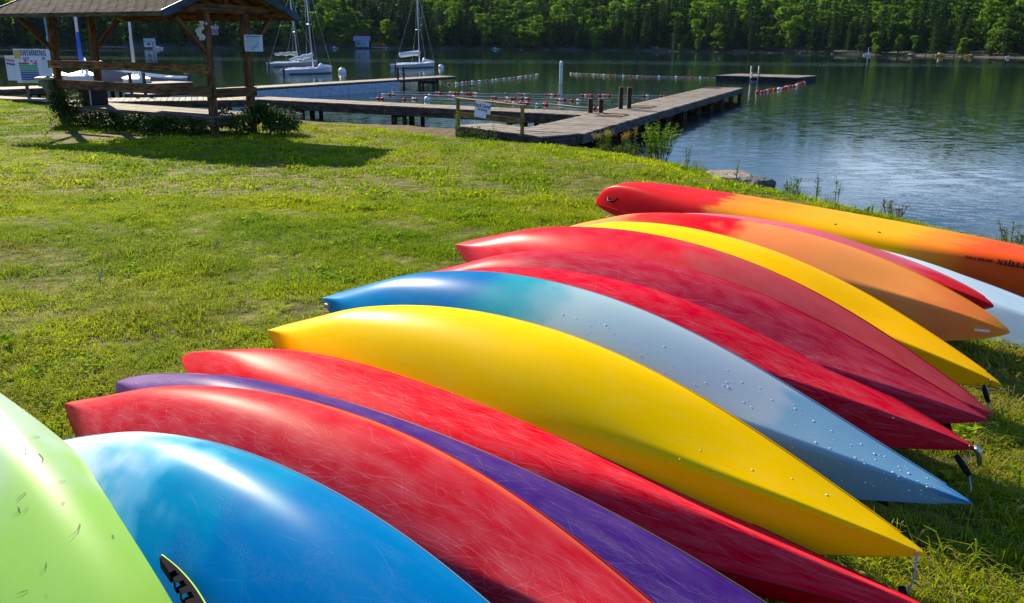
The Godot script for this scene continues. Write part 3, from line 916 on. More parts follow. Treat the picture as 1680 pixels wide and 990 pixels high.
func green_details(o: Node3D) -> void:
	var inv := global_of(o).affine_inverse()
	# grass clippings: thin dry blades lying on the hull
	var sh := Shape.new()
	var at: Callable = frames[o][0]
	sh.tinted = true
	for i in 140:
		var s := clampf(-0.12 + rng.randfn() * 0.28, -0.6, 0.5)
		var y := clampf(0.05 + rng.randfn() * 0.35, -0.8, 0.75)
		var l := absf(rng.randfn()) * 0.045 + 0.006
		var p: Vector3 = at.call(s, y, false)
		var e: Vector3 = at.call(s + 0.02, y, false) - p
		var f: Vector3 = at.call(s, y + 0.02, false) - p
		var nn := f.cross(e).normalized()
		if nn.y < 0: nn = -nn
		var a := rng.randfn() * 0.5 - 0.9
		var dir := (e.normalized() * cos(a) + f.normalized() * sin(a))
		var wid := dir.cross(nn) * rng.randf_range(0.0007, 0.0020)
		sh.tint = [Color(0.03, 0.05, 0.012), Color(0.05, 0.05, 0.02), Color(0.02, 0.03, 0.01)][rng.randi() % 3]
		var b := p + dir * l * 0.5 + nn * 0.003 + wid * rng.randfn() * 6.0
		var c := p + dir * l + nn * 0.002
		sh.quad(p - wid + nn * 0.002, b - wid, b + wid, p + wid + nn * 0.002)
		sh.quad(b - wid, c - wid * 0.3, c + wid * 0.3, b + wid)
	var m := plain(1, 1, 1, 0.9)
	m.vertex_color_use_as_albedo = true
	part(o, "grass_clippings", sh.done(), m).set_meta("kind", "stuff")
	# the black perforated foot rail standing out past the gunwale
	var rail := Shape.new()
	var cells := 9
	var bend_in := Curve3D.new()
	for p in [Vector3(-0.945, 0.395, -2.052), Vector3(-0.893, 0.395, -1.986), Vector3(-0.841, 0.395, -1.913), Vector3(-0.790, 0.395, -1.839), Vector3(-0.743, 0.395, -1.766), Vector3(-0.698, 0.395, -1.693), Vector3(-0.655, 0.395, -1.621)]: bend_in.add_point(p)
	var bend_out := Curve3D.new()
	for p in [Vector3(-0.947, 0.390, -2.074), Vector3(-0.882, 0.390, -2.015), Vector3(-0.818, 0.390, -1.944), Vector3(-0.761, 0.390, -1.868), Vector3(-0.712, 0.390, -1.793), Vector3(-0.665, 0.390, -1.712), Vector3(-0.627, 0.390, -1.635)]: bend_out.add_point(p)
	var outer := []
	var inner := []
	for i in cells * 2 + 1:
		inner.append(inv * bend_in.sample_baked(bend_in.get_baked_length() * i / (cells * 2.0), true))
		outer.append(inv * bend_out.sample_baked(bend_out.get_baked_length() * i / (cells * 2.0), true))
	for i in cells * 2:
		var th := Vector3(0, 0.016, 0)
		var a0: Vector3 = inner[i]; var a1: Vector3 = inner[i + 1]
		var b0: Vector3 = outer[i]; var b1: Vector3 = outer[i + 1]
		if i % 2 == 1 and i > 1 and i < cells * 2 - 1:      # a slot: leave a hole in the middle of the strip
			var c0 := a0.lerp(b0, 0.62); var c1 := a1.lerp(b1, 0.62)
			a0 = c0; a1 = c1
		rail.quad(a0 + th, a1 + th, b1 + th, b0 + th)
		rail.quad(b0 - th, b1 - th, a1 - th, a0 - th)
		rail.quad(b0 + th, b1 + th, b1 - th, b0 - th)
		rail.quad(a1 + th, a0 + th, a0 - th, a1 - th)
	part(o, "foot_rail", rail.done(), M.rail_black)
	pipe(o, "foot_rail_rim", outer.map(func(p): return global_of(o) * (p + Vector3(0, 0.014, 0))), [0.003], M.seam_green, 6)

# ---------------------------------------------------------------- the timber shelter
func make_shelter() -> void:
	var FR := Vector3(-6.68, -0.22, -19.75)
	var u := Vector3(0.853, 0, 0.522)      # along the ridge, towards the near right end
	var v := Vector3(0.522, 0, -0.853)     # across, towards the lake
	var LEN := 5.71
	var DEEP := 1.1
	var g := thing("gazebo", "open timber shelter with a shingled gable roof, rails and a low plank deck", "gazebo", FR)
	var W := [wood(0.23, 0.125, 0.062, 0.1), wood(0.19, 0.105, 0.055, 0.37), wood(0.27, 0.15, 0.078, 0.71)]
	var grey := [wood(0.30, 0.27, 0.24, 0.2), wood(0.25, 0.225, 0.20, 0.5), wood(0.35, 0.31, 0.27, 0.83)]
	var at := func(along: float, across: float, y: float) -> Vector3:    # along from the right end
		return FR - u * along + v * across + Vector3(0, y - FR.y, 0)
	for p in [[0.0, 0.0], [0.0, DEEP], [LEN, 0.0], [LEN, DEEP]]:
		timber(g, "post", at.call(p[0], p[1], -0.5), at.call(p[0], p[1], 2.32), 0.155, 0.155, W[int(p[0] + p[1]) % 3], u, 0.012)
		var s := 1.0 if p[1] > 0.5 else -1.0
		timber(g, "brace", at.call(p[0], p[1] + 0.06 * s, 1.50), at.call(p[0], p[1] + 0.78 * s, 2.22), 0.10, 0.11, W[(int(p[0]) + 1) % 3], u)
	# tie beams, plates, rafters
	for a in [0.0, LEN]:
		timber(g, "tie_beam", at.call(a, -0.70, 2.41), at.call(a, DEEP + 0.70, 2.41), 0.12, 0.18, W[1])
		timber(g, "king_post", at.call(a, DEEP * 0.5, 2.50), at.call(a, DEEP * 0.5, 2.93), 0.11, 0.11, W[0], u)
	for s in [-1.0, 1.0]:
		timber(g, "eave_plate", at.call(-0.18, DEEP * 0.5 + s * 1.36, 2.33), at.call(LEN + 0.18, DEEP * 0.5 + s * 1.36, 2.33), 0.09, 0.12, W[0])
	var half := 1.88
	var rise := 0.76
	var eave := 2.27
	var over := 0.35
	var slope := Vector2(half, rise).normalized()
	var ridge_y := eave + rise
	for k in 12:
		var a := lerpf(-over + 0.1, LEN + over - 0.1, k / 11.0)
		for s in [-1.0, 1.0]:
			timber(g, "rafter", at.call(a, DEEP * 0.5, ridge_y - 0.05), at.call(a, DEEP * 0.5 + s * (half - 0.06), eave - 0.03), 0.05, 0.10, W[k % 3])
	for s in [-1.0, 1.0]:
		var names := "roof_deck"
		timber(g, names, at.call(LEN * 0.5, DEEP * 0.5 + s * 0.0, ridge_y + 0.012), at.call(LEN * 0.5, DEEP * 0.5 + s * half, eave + 0.012), LEN + 2 * over, 0.022, W[2], Vector3.UP, 0.0)
	# shingles: separate tabs in courses on the front slope, and on the lake slope
	var tones := [mottled(0.085, 0.068, 0.061, 51, 5.0, 0.5, 1.0), mottled(0.13, 0.103, 0.094, 52, 5.0, 0.5, 1.0), mottled(0.17, 0.137, 0.124, 53, 5.0, 0.5, 1.0), mottled(0.105, 0.08, 0.07, 54, 5.0, 0.55, 1.0)]
	for w in tones: w.metallic_specular = 0.15
	rng.seed = 710
	var slant := sqrt(half * half + rise * rise)
	var courses := 14
	for s in [-1.0, 1.0]:
		var roof := Node3D.new()
		roof.name = "roof_slope"
		g.add_child(roof, true)
		var per := 20 if s < 0 else 10
		var wide := (LEN + 2 * over) / per
		for c in courses:
			var f0 := c / float(courses) * slant
			for i in range(-1 if c % 2 else 0, per):
				var a0 := -over + i * wide + (wide * 0.5 if c % 2 else 0.0)
				var a1 := minf(a0 + wide, LEN + over)
				a0 = maxf(a0, -over)
				if a1 - a0 < 0.03: continue
				var ln := maxf(snappedf(a1 - a0 - 0.022, 0.002), 0.02)
				var d := slant - f0 - slant / courses * 0.5      # from ridge down
				var p: Vector3 = at.call((a0 + a1) * 0.5, DEEP * 0.5 + s * slope.x * (d + rng.randf_range(-0.006, 0.012)), ridge_y - slope.y * d + 0.036)
				var down: Vector3 = (v * s * slope.x - Vector3.UP * slope.y).normalized()
				var x := u
				var nrm: Vector3 = (Vector3.UP * slope.x + v * s * slope.y).normalized()
				down = x.cross(nrm) if x.cross(nrm).dot(down) > 0 else -x.cross(nrm)
				var z := x.cross(nrm)
				var b := Basis(x, nrm, z) * Basis(Vector3.RIGHT, (1.0 if z.dot(down) > 0 else -1.0) * 0.075)
				part(roof, "shingle", box_mesh(Vector3(ln, 0.014, slant / courses + 0.03), 0.003), tones[rng.randi() % 4], global_of(roof).affine_inverse() * Transform3D(b, p))
	timber(g, "ridge_cap", at.call(-over, DEEP * 0.5, ridge_y + 0.06), at.call(LEN + over, DEEP * 0.5, ridge_y + 0.06), 0.20, 0.03, tones[0])
	var blue := wood(0.05, 0.105, 0.16, 0.4, 0.55)
	for a in [-over - 0.02, LEN + over + 0.02]:
		for s in [-1.0, 1.0]:
			timber(g, "bargeboard", at.call(a, DEEP * 0.5, ridge_y - 0.01), at.call(a, DEEP * 0.5 + s * (half + 0.03), eave - 0.02), 0.035, 0.15, blue)
	for s in [-1.0, 1.0]:
		timber(g, "eave_board", at.call(-over, DEEP * 0.5 + s * (half + 0.01), eave - 0.015), at.call(LEN + over, DEEP * 0.5 + s * (half + 0.01), eave - 0.015), 0.03, 0.09, wood(0.17, 0.15, 0.08, 0.6))
	# rails on the near side and the right end
	timber(g, "rail", at.call(-0.12, -0.105, 1.14), at.call(LEN + 0.15, -0.105, 1.14), 0.05, 0.19, wood(0.34, 0.19, 0.07, 0.15))
	timber(g, "rail", at.call(-0.12, -0.105, 0.66), at.call(LEN + 0.1, -0.105, 0.66), 0.05, 0.22, wood(0.28, 0.155, 0.07, 0.55))
	timber(g, "rail", at.call(-0.105, -0.05, 0.62), at.call(-0.105, DEEP + 0.1, 0.62), 0.05, 0.20, W[1])
	var bolt := plain(0.3, 0.3, 0.3, 0.4, 0.8)
	for y in [0.94, 1.14]:
		var bp: Vector3 = at.call(0.0, -0.13, y)
		pipe(g, "bolt", [bp, bp - v * 0.012], [0.02], bolt, 8)
	# deck
	var nb := 8
	for i in nb:
		var c := (i + 0.5) / nb * (DEEP + 0.24) - 0.12
		timber(g, "deck_plank", at.call(-0.2, c, 0.115 + 0.003 * (i % 3)), at.call(LEN - 0.15, c, 0.115 + 0.003 * (i % 2)), (DEEP + 0.24) / nb - 0.010, 0.035, grey[i % 3])
	timber(g, "deck_skirt", at.call(-0.15, -0.10, 0.0), at.call(LEN - 0.2, -0.10, 0.0), 0.045, 0.19, wood(0.27, 0.19, 0.11, 0.3))
	timber(g, "deck_skirt", at.call(-0.18, -0.07, 0.0), at.call(-0.18, DEEP + 0.1, 0.0), 0.045, 0.19, wood(0.22, 0.16, 0.10, 0.8))
	# papers pinned to the posts
	var paper := plain(0.68, 0.70, 0.74, 0.7)
	var t0 := thing("paper_scrap", "torn white paper scrap pinned high on the shelter's near right post", "paper", at.call(0.0, -0.085, 1.95))
	var sh := Shape.new()
	var ring := []
	for i in 9:
		ring.append([Vector3(0.055 * sin(i * 1.1) - 0.01 * i, 0.19 - 0.05 * i, 0.012 * sin(i * 2.0)), 0.075 + 0.022 * sin(i * 2.3)])
	for i in 8:
		var a: Array = ring[i]
		var b: Array = ring[i + 1]
		sh.quad(b[0] - Vector3(b[1], 0, 0), b[0] + Vector3(b[1], 0, 0.02), a[0] + Vector3(a[1], 0, 0.02), a[0] - Vector3(a[1], 0, 0))
		sh.quad(a[0] - Vector3(a[1], 0, 0.003), a[0] + Vector3(a[1], 0, 0.017), b[0] + Vector3(b[1], 0, 0.017), b[0] - Vector3(b[1], 0, 0.003))
	metas(t0, "torn white paper scrap pinned high on the shelter's near right post", "paper")
	part(t0, "sheet", sh.done(), paper)
	var np: Vector3 = at.call(-0.09, DEEP + 0.0, 1.69)
	var face := Basis(Vector3(0.97, 0, -0.24), Vector3.UP, Vector3(0.24, 0, 0.97))
	var nt := thing("paper_notice", "white printed notice board fixed to the shelter's right rear post", "notice", np + Vector3(0.12, 0, 0.06))
	nt.basis = face
	part(nt, "board", box_mesh(Vector3(0.40, 0.36, 0.008), 0.0), plain(0.50, 0.62, 0.72, 0.6))
	var ink := plain(0.03, 0.05, 0.09, 0.8)
	var pale := plain(0.16, 0.22, 0.30, 0.8)
	for i in 8:
		var lw: float = [0.32, 0.31, 0.28, 0.31, 0.30, 0.31, 0.29, 0.20][i]
		part(nt, "printed_line", box_mesh(Vector3(lw, 0.020 if i == 0 else 0.011, 0.002), 0.0), ink if i == 0 else pale, Transform3D(Basis(), Vector3((lw - 0.34) * 0.5, 0.145 - 0.041 * i, 0.005)))
	part(nt, "printed_stroke", box_mesh(Vector3(0.014, 0.20, 0.002), 0.0), plain(0.06, 0.10, 0.26, 0.8), Transform3D(Basis(Vector3.BACK, -0.75), Vector3(0.04, -0.06, 0.0075)))
	# a dark bin on the deck and an olive stand with a pale top outside the left post
	var bin := thing("trash_bin", "black square bin standing on the left end of the shelter's deck", "bin", at.call(LEN - 0.55, 0.55, 0.135), atan2(-u.z, u.x))
	part(bin, "box", box_mesh(Vector3(0.50, 0.44, 0.50), 0.02), M.bin, Transform3D(Basis(), Vector3(0, 0.22, 0)))
	part(bin, "lid", box_mesh(Vector3(0.54, 0.03, 0.54), 0.01), M.bin, Transform3D(Basis(), Vector3(0, 0.458, 0)))
	part(bin, "steel_edge", box_mesh(Vector3(0.03, 0.44, 0.03), 0.004), plain(0.4, 0.42, 0.42, 0.4, 0.6), Transform3D(Basis(), Vector3(0.262, 0.22, 0.262)))
	var st := thing("canoe_stand", "olive green canoe end with a pale rim leaning on the shelter's left post", "canoe", at.call(LEN - 0.12, -0.3, -0.3))
	var cs := Shape.new(true)
	var base: Vector3 = st.position
	var lft := -u * 0.30
	cs.tube([Vector3(0.35, 0.02, 0.1), Vector3(0.2, 0.45, 0.05) + lft * 0.2, lft * 0.5 + Vector3(0.05, 0.9, 0), lft * 0.7 + Vector3(0.0, 1.06, 0)], [0.05, 0.10, 0.15, 0.17], 10)
	part(st, "hull", cs.done(), plain(0.10, 0.115, 0.05, 0.55))
	var rim := lft * 0.7 + Vector3(0.0, 1.06, 0)
	var cr := Shape.new(true)
	cr.ball(rim + Vector3(0, 0.03, 0), Vector3(0.26, 0.05, 0.2), 12, 6)
	part(st, "rim", cr.done(), plain(0.55, 0.48, 0.36, 0.6))

# ---------------------------------------------------------------- docks
# a plank dock along a centre line: planks across, two side beams, pairs of piles
func dock(called: String, label: String, a: Vector2, b: Vector2, wide: float, top: float, plank: float, planks: Array, side: Material, pile: Material, every: float, pile_side := 0.0, skirt := 0.2) -> Node3D:
	var o := thing(called, label, "dock", Vector3(a.x, WATER, a.y))
	var d := (b - a).normalized()
	var n := Vector2(-d.y, d.x)
	var L := (b - a).length()
	var at := func(al: float, ac: float, y: float) -> Vector3:
		return Vector3(a.x + d.x * al + n.x * ac, y, a.y + d.y * al + n.y * ac)
	var count := int(L / plank)
	for i in count:
		var al := (i + 0.5) * L / count
		var j := rng.randf_range(-0.02, 0.02)
		timber(o, "plank", at.call(al, -wide * 0.5 + j, top - 0.02 + rng.randf_range(-0.003, 0.004)), at.call(al, wide * 0.5 + j, top - 0.02 + rng.randf_range(-0.003, 0.004)), snappedf(L / count - 0.012, 0.001), 0.04, planks[rng.randi() % planks.size()])
	for s in [-1.0, 1.0]:
		timber(o, "side_beam", at.call(0.02, s * (wide * 0.5 - 0.05), top - 0.045 - skirt * 0.5), at.call(L - 0.02, s * (wide * 0.5 - 0.05), top - 0.045 - skirt * 0.5), 0.06, skirt, side)
	for e in [0.0, L]:
		var ee := 0.04 if e == 0.0 else L - 0.04
		timber(o, "end_beam", at.call(ee, -wide * 0.5 + 0.1, top - 0.045 - skirt * 0.5), at.call(ee, wide * 0.5 - 0.1, top - 0.045 - skirt * 0.5), 0.06, skirt * 0.94, side)
	var al := every * 0.5
	while al < L and every > 0.0:
		for s in [-1.0, 1.0]:
			var ac: float = s * (wide * 0.5 - 0.16)
			timber(o, "pile", at.call(al + rng.randf_range(-0.1, 0.1), ac + rng.randf_range(-0.03, 0.03), -2.0), at.call(al, ac, top - 0.05), 0.13, 0.15, pile, Vector3(d.x, 0, d.y))
			timber(o, "pile", at.call(al + 0.42, ac, -2.0), at.call(al + 0.40 + rng.randf_range(-0.05, 0.05), ac, top - 0.05), 0.11, 0.11, pile, Vector3(d.x, 0, d.y))
		timber(o, "cross_beam", at.call(al + 0.2, -wide * 0.5 + 0.07, top - 0.30), at.call(al + 0.2, wide * 0.5 - 0.07, top - 0.30), 0.10, 0.14, pile)
		al += every
	return o

func make_docks() -> void:
	rng.seed = 820
	var warm := [wood(0.42, 0.37, 0.32, 0.11), wood(0.36, 0.315, 0.275, 0.43), wood(0.49, 0.435, 0.38, 0.77), wood(0.30, 0.26, 0.225, 0.29)]
	var pale := [wood(0.52, 0.47, 0.40, 0.13), wood(0.46, 0.415, 0.355, 0.47), wood(0.58, 0.52, 0.45, 0.71)]
	var dark := wood(0.13, 0.105, 0.08, 0.3)
	var slate := wood(0.15, 0.16, 0.165, 0.6)
	var pile := wood(0.10, 0.062, 0.04, 0.9)
	# right-hand dock, its right edge from (1.64, -20.44) to (11.15, -43.44)
	var r0 := Vector2(1.64, -20.44)
	var r1 := Vector2(11.15, -43.44)
	var dir := (r1 - r0).normalized()
	var left := Vector2(dir.y, -dir.x)
	var c0 := r0 + left * 0.85
	var c1 := r1 + left * 0.85
	dock("plank_dock", "long grey plank dock running out from the lawn into the open lake", c0, c1, 1.7, -0.25, 0.19, warm, slate, pile, 2.6)
	# wing in front, along the lawn, from (-1.47, -22.3) to (0.38, -20.05)
	var w0 := Vector2(-1.5, -22.36)
	var w1 := Vector2(0.62, -19.78)
	var wd := (w1 - w0).normalized()
	var wn := Vector2(wd.y, -wd.x)
	if wn.y > 0: wn = -wn
	dock("plank_landing", "short plank landing on the lawn's edge carrying the low wooden railing", w0 + wn * 0.6, w1 + wn * 0.6, 1.2, -0.262, 0.17, warm, wood(0.10, 0.10, 0.10, 0.2), pile, 0.0, 0.0, 0.36)
	# cross dock behind, from the shelter to the right-hand dock
	dock("cross_dock", "long narrow grey dock running from behind the shelter to the right-hand dock", Vector2(-14.9, -30.6), Vector2(-9.4, -32.5), 2.0, -0.262, 0.2, warm, dark, pile, 3.0)
	dock("cross_dock", "narrow dock on paired brown piles between the shelter and the right-hand dock", Vector2(-9.38, -32.55), Vector2(2.85, -26.1), 1.35, -0.25, 0.2, warm, dark, pile, 4.3, 0.0, 0.26)
	# pale floating dock with blue boards below
	var p0 := Vector2(-14.4, -34.0)
	var p1 := Vector2(-4.1, -55.0)
	var fd := dock("floating_dock", "bright pale dock with a wall of light blue boards hung along its side", p0, p1, 1.3, -0.24, 0.24, pale, dark, pile, 6.0, 0.0, 0.12)
	var fdir := (p1 - p0).normalized()
	var fn := Vector2(-fdir.y, fdir.x)
	if fn.dot(Vector2(1, 0.4)) < 0: fn = -fn
	var bluep := mottled(0.36, 0.50, 0.62, 61, 0.8, 0.2, 0.55)
	for i in 7:
		var s0 := 1.0 + i * 2.3
		var q0 := p0 + fdir * s0 + fn * 0.69
		var q1 := p0 + fdir * (s0 + 2.27) + fn * 0.69
		timber(fd, "blue_board", Vector3(q0.x, -0.66, q0.y), Vector3(q1.x, -0.66, q1.y), 0.03, 0.62, bluep)
	for k in [[0.74, 0.0], [0.765, 0.0]]:
		var q: Vector2 = p0.lerp(p1, k[0]) + fn * 0.45
		timber(fd, "mooring_post", Vector3(q.x, -1.6, q.y), Vector3(q.x, 0.40, q.y), 0.10, 0.10, pile, Vector3.BACK)
	# pale boat dock on the left
	dock("boat_dock", "pale boat dock at the left where the dinghies and the skiff are moored", Vector2(-21.6, -36.9), Vector2(-16.6, -44.8), 1.8, -0.25, 0.26, pale, dark, pile, 4.0)
	dock("shore_dock", "low weathered boardwalk at the left edge of the lawn by the sign board", Vector2(-22.5, -34.6), Vector2(-15.0, -30.9), 0.9, -0.33, 0.24, warm, dark, pile, 3.0)
	# posts
	var steel := wood(0.20, 0.17, 0.15, 0.5)
	var posts := [[Vector2(-14.2, -33.2), 0.55, "left of the pair of thin posts behind the shelter's middle rail"], [Vector2(-13.75, -33.35), 0.55, "right of the pair of thin posts behind the shelter's middle rail"],
		[Vector2(-10.55, -35.9), 0.62, "thin post at the near end of the pale floating dock"], [Vector2(2.30, -26.7), 0.14, "left one of two short posts where the cross dock meets the long dock"],
		[Vector2(2.62, -26.75), 0.13, "right one of two short posts where the cross dock meets the long dock"], [Vector2(3.42, -28.5), 0.40, "left one of two taller dark posts on the long dock"], [Vector2(3.70, -28.6), 0.39, "right one of two taller dark posts on the long dock"]]
	for p in posts:
		var o := thing("dock_post", p[2], "post", Vector3(p[0].x, WATER, p[0].y))
		var r := 0.10 if p[0].x < -5.0 else 0.13
		timber(o, "shaft", Vector3(p[0].x, -1.9, p[0].y), Vector3(p[0].x, p[1], p[0].y), r, r, pile if p[0].x > 0.0 else steel, Vector3.BACK, 0.012)
		timber(o, "cap", Vector3(p[0].x, p[1], p[0].y), Vector3(p[0].x, p[1] + 0.03, p[0].y), r + 0.02, r + 0.02, steel, Vector3.BACK, 0.008)
	var rust := mottled(0.30, 0.17, 0.09, 63, 3.0, 0.5, 0.9)
	for q in [[Vector2(2.85, -25.7), "nearest rusty brown mat lying on the long dock"], [Vector2(4.2, -29.2), "middle rusty brown mat on the long dock beside the taller posts"], [Vector2(9.5, -42.8), "farthest rusty brown mat near the outer end of the long dock"]]:
		var o := thing("dock_mat", q[1], "mat", Vector3(q[0].x, -0.246, q[0].y), -atan2(dir.y, dir.x))
		part(o, "plate", box_mesh(Vector3(1.0, 0.016, 0.75), 0.004), rust, Transform3D(Basis(), Vector3(0, 0.010, 0)))
		for e in [-0.3, 0.3]: part(o, "cleat", box_mesh(Vector3(0.08, 0.025, 0.70), 0.004), rust, Transform3D(Basis(), Vector3(e, 0.026, 0)))
	# the railing with its sign
	var ra := Vector3(-1.38, -0.262, -22.05)
	var rb := Vector3(0.20, -0.262, -20.28)
	var rl := thing("railing", "low raw wood railing with one rail between posts at the lawn end of the dock", "railing", ra)
	var raw := [wood(0.42, 0.30, 0.12, 0.2), wood(0.38, 0.26, 0.10, 0.6)]
	var fresh := wood(0.47, 0.33, 0.13, 0.4)
	timber(rl, "post", ra - Vector3(0, 0.0, 0), ra + Vector3(0, 0.66, 0), 0.09, 0.09, raw[0], Vector3.BACK)
	timber(rl, "post", rb - Vector3(0, 0.0, 0), rb + Vector3(0, 0.62, 0), 0.09, 0.09, raw[1], Vector3.BACK)
	var rd := (rb - ra).normalized()
	timber(rl, "top_rail", ra + Vector3(0, 0.68, 0) - rd * 0.08, rb + Vector3(0, 0.64, 0) + rd * 0.08, 0.14, 0.04, fresh)
	timber(rl, "lower_rail", ra + Vector3(0, 0.31, 0) + rd.cross(Vector3.UP) * 0.065, rb + Vector3(0, 0.30, 0) + rd.cross(Vector3.UP) * 0.065, 0.04, 0.14, raw[1])
	var side_n := rd.cross(Vector3.UP).normalized()
	if side_n.z < 0: side_n = -side_n
	var sp := ra.lerp(rb, 0.46) + side_n * 0.115 + Vector3(0, 0.47, 0)
	var sg := thing("sign", "small white paper sign with blue lettering tied to the wooden railing", "sign", sp)
	var sx := Vector3(rd.x, 0, rd.z).normalized().rotated(Vector3.UP, 0.35)
	sg.basis = Basis(sx, Vector3.UP, sx.cross(Vector3.UP)) * Basis(Vector3.BACK, -0.12)
	part(sg, "sheet", box_mesh(Vector3(0.43, 0.37, 0.008), 0.0), plain(0.70, 0.73, 0.82, 0.6))
	var blue := plain(0.012, 0.02, 0.11, 0.7)
	words(sg, "Dock Closed", 0.088, Transform3D(Basis(), Vector3(0, 0.095, 0.006)), blue, 0.62)
	words(sg, "No Diving", 0.055, Transform3D(Basis(), Vector3(0, 0.005, 0.006)), blue, 0.72)
	# swimming raft with ladder
	var raft := dock("swim_raft", "dark square swimming raft with a ladder far out on the lake", Vector2(16.2, -68.2), Vector2(21.2, -65.0), 5.2, -0.42, 0.3, warm, wood(0.05, 0.055, 0.06, 0.1), pile, 0.0, 0.0, 0.42)
	var lad := plain(0.30, 0.32, 0.33, 0.4, 0.7)
	var lb := Vector3(17.0, 0, -64.6)
	for s in [0.0, 0.55]:
		var e := lb + Vector3(s * 0.85, 0, s * 0.53)
		pipe(raft, "ladder_rail", [e + Vector3(0.2, -0.4, -0.35), e + Vector3(0.1, 0.25, -0.25), e + Vector3(-0.05, 0.3, 0.1), e + Vector3(-0.1, -1.6, 0.3)], [0.03], lad, 6)
	for k in 3:
		pipe(raft, "ladder_rung", [lb + Vector3(-0.08, -0.2 - k * 0.28, 0.25), lb + Vector3(0.39, -0.2 - k * 0.28, 0.53)], [0.03], lad, 6)
	# sign board by the left shore
	var bp := Vector3(-17.6, 0.0, -33.0)
	var b := thing("swim_board", "white board of coloured swimming tags with the heading SWIMMING on two posts", "sign board", Vector3(bp.x, -0.45, bp.z))
	var white := plain(0.60, 0.64, 0.74, 0.55)
	for x in [-0.38, 0.34]:
		timber(b, "post", bp + Vector3(x, -0.75, -0.05), bp + Vector3(x, 0.9, -0.05), 0.09, 0.09, steel, Vector3.BACK)
	var inv := global_of(b).affine_inverse()
	part(b, "board", box_mesh(Vector3(1.32, 1.20, 0.03), 0.006), white, inv * Transform3D(Basis(), bp + Vector3(0.0, 0.78, 0.02)))
	part(b, "side_board", box_mesh(Vector3(0.72, 0.88, 0.03), 0.006), plain(0.56, 0.60, 0.70, 0.55), inv * Transform3D(Basis(), bp + Vector3(-0.66, 0.70, -0.02)))
	part(b, "yellow_panel", box_mesh(Vector3(0.24, 0.30, 0.006), 0.0), plain(0.58, 0.40, 0.09, 0.6), inv * Transform3D(Basis(), bp + Vector3(-0.52, 1.19, 0.039)))
	var navy := plain(0.02, 0.05, 0.12, 0.7)
	words(b, "SWIMMING", 0.20, inv * Transform3D(Basis(), bp + Vector3(0.06, 1.24, 0.038)), navy, 0.62)
	words(b, "OUT", 0.12, inv * Transform3D(Basis(), bp + Vector3(-0.22, 1.03, 0.038)), navy, 0.7)
	words(b, "IN", 0.10, inv * Transform3D(Basis(), bp + Vector3(0.42, 1.05, 0.038)), navy, 0.8)
	var rows := [plain(0.42, 0.03, 0.06), plain(0.38, 0.05, 0.08), plain(0.03, 0.34, 0.15), plain(0.02, 0.38, 0.16), plain(0.03, 0.30, 0.14), plain(0.03, 0.10, 0.30), plain(0.02, 0.06, 0.26), plain(0.02, 0.05, 0.22), plain(0.03, 0.08, 0.28), plain(0.42, 0.52, 0.20)]
	for j in 10:
		for i in 9:
			if j == 0 and i < 6 and i != 3: continue
			if rng.randf() < 0.06: continue
			part(b, "tag", box_mesh(Vector3(0.066, 0.066, 0.006), 0.0), rows[j], inv * Transform3D(Basis(), bp + Vector3(-0.48 + 0.075 * i + j * 0.004, 0.95 - 0.08 * j, 0.038)))
	for j in 6:
		part(b, "hook_row", box_mesh(Vector3(0.26, 0.010, 0.008), 0.0), plain(0.30, 0.36, 0.46), inv * Transform3D(Basis(), bp + Vector3(0.44, 0.94 - 0.075 * j, 0.039)))
	for j in 2:
		for i in 4:
			part(b, "tag", box_mesh(Vector3(0.07, 0.07, 0.006), 0.0), plain(0.60, 0.16, 0.06) if j == 0 else plain(0.05, 0.06, 0.20), inv * Transform3D(Basis(), bp + Vector3(-0.95 + 0.085 * i, 0.99 - 0.13 * j - 0.012 * i, -0.0)))

# ---------------------------------------------------------------- boats and floats
# hull in local axes: bow towards +x, rail at height `free`, waterline at 0
func boat_hull(L: float, beam: float, free: float, bow_rise: float, open: bool, depth := 0.25) -> Array:
	var st := SurfaceTool.new()
	st.begin(Mesh.PRIMITIVE_TRIANGLES)
	st.set_smooth_group(0)
	var NS := 26
	var NT := 12
	var P := []
	var rail := []
	for i in NS + 1:
		var f := i / float(NS)
		var b := beam * 0.5 * (0.78 + 0.22 * sin(PI * minf(f * 1.4, 1.0))) * pow(1.0 - pow(f, 2.6), 0.62)
		var top := free + bow_rise * f * f
		rail.append([Vector3(-L * 0.5 + L * f, top, -b), Vector3(-L * 0.5 + L * f, top, b)])
		for j in NT + 1:
			var a := PI * j / NT
			var c := cos(a)
			var y := top - (top + depth * (1.0 - 0.7 * f)) * pow(sin(a), 0.55)
			var shrink := lerpf(1.0, 0.86, clampf((top - y) / (top + depth), 0, 1))
			P.append(Vector3(-L * 0.5 + L * f + 0.12 * L * f * f * (y - free) * 0.3, y, -b * c * shrink))
	for i in NS:
		for j in NT:
			var e := i * (NT + 1) + j
			for k in [e, e + 1, e + NT + 1, e + 1, e + NT + 2, e + NT + 1]: st.add_vertex(P[k])
	for j in range(1, NT):
		for k in [0, j + 1, j]: st.add_vertex(P[k])
	st.generate_normals()
	var dk := Shape.new()
	for i in NS:
		var y0 := 0.0 if not open else -free * 0.75
		var p: Array = rail[i]
		var q: Array = rail[i + 1]
		var o := Vector3(0, -0.01 + y0, 0)
		var k := 0.9 if open else 0.99
		dk.quad(p[0] * Vector3(1, 1, k) + o, p[1] * Vector3(1, 1, k) + o, q[1] * Vector3(1, 1, k) + o, q[0] * Vector3(1, 1, k) + o)
	return [st.commit(), dk.done(), rail]

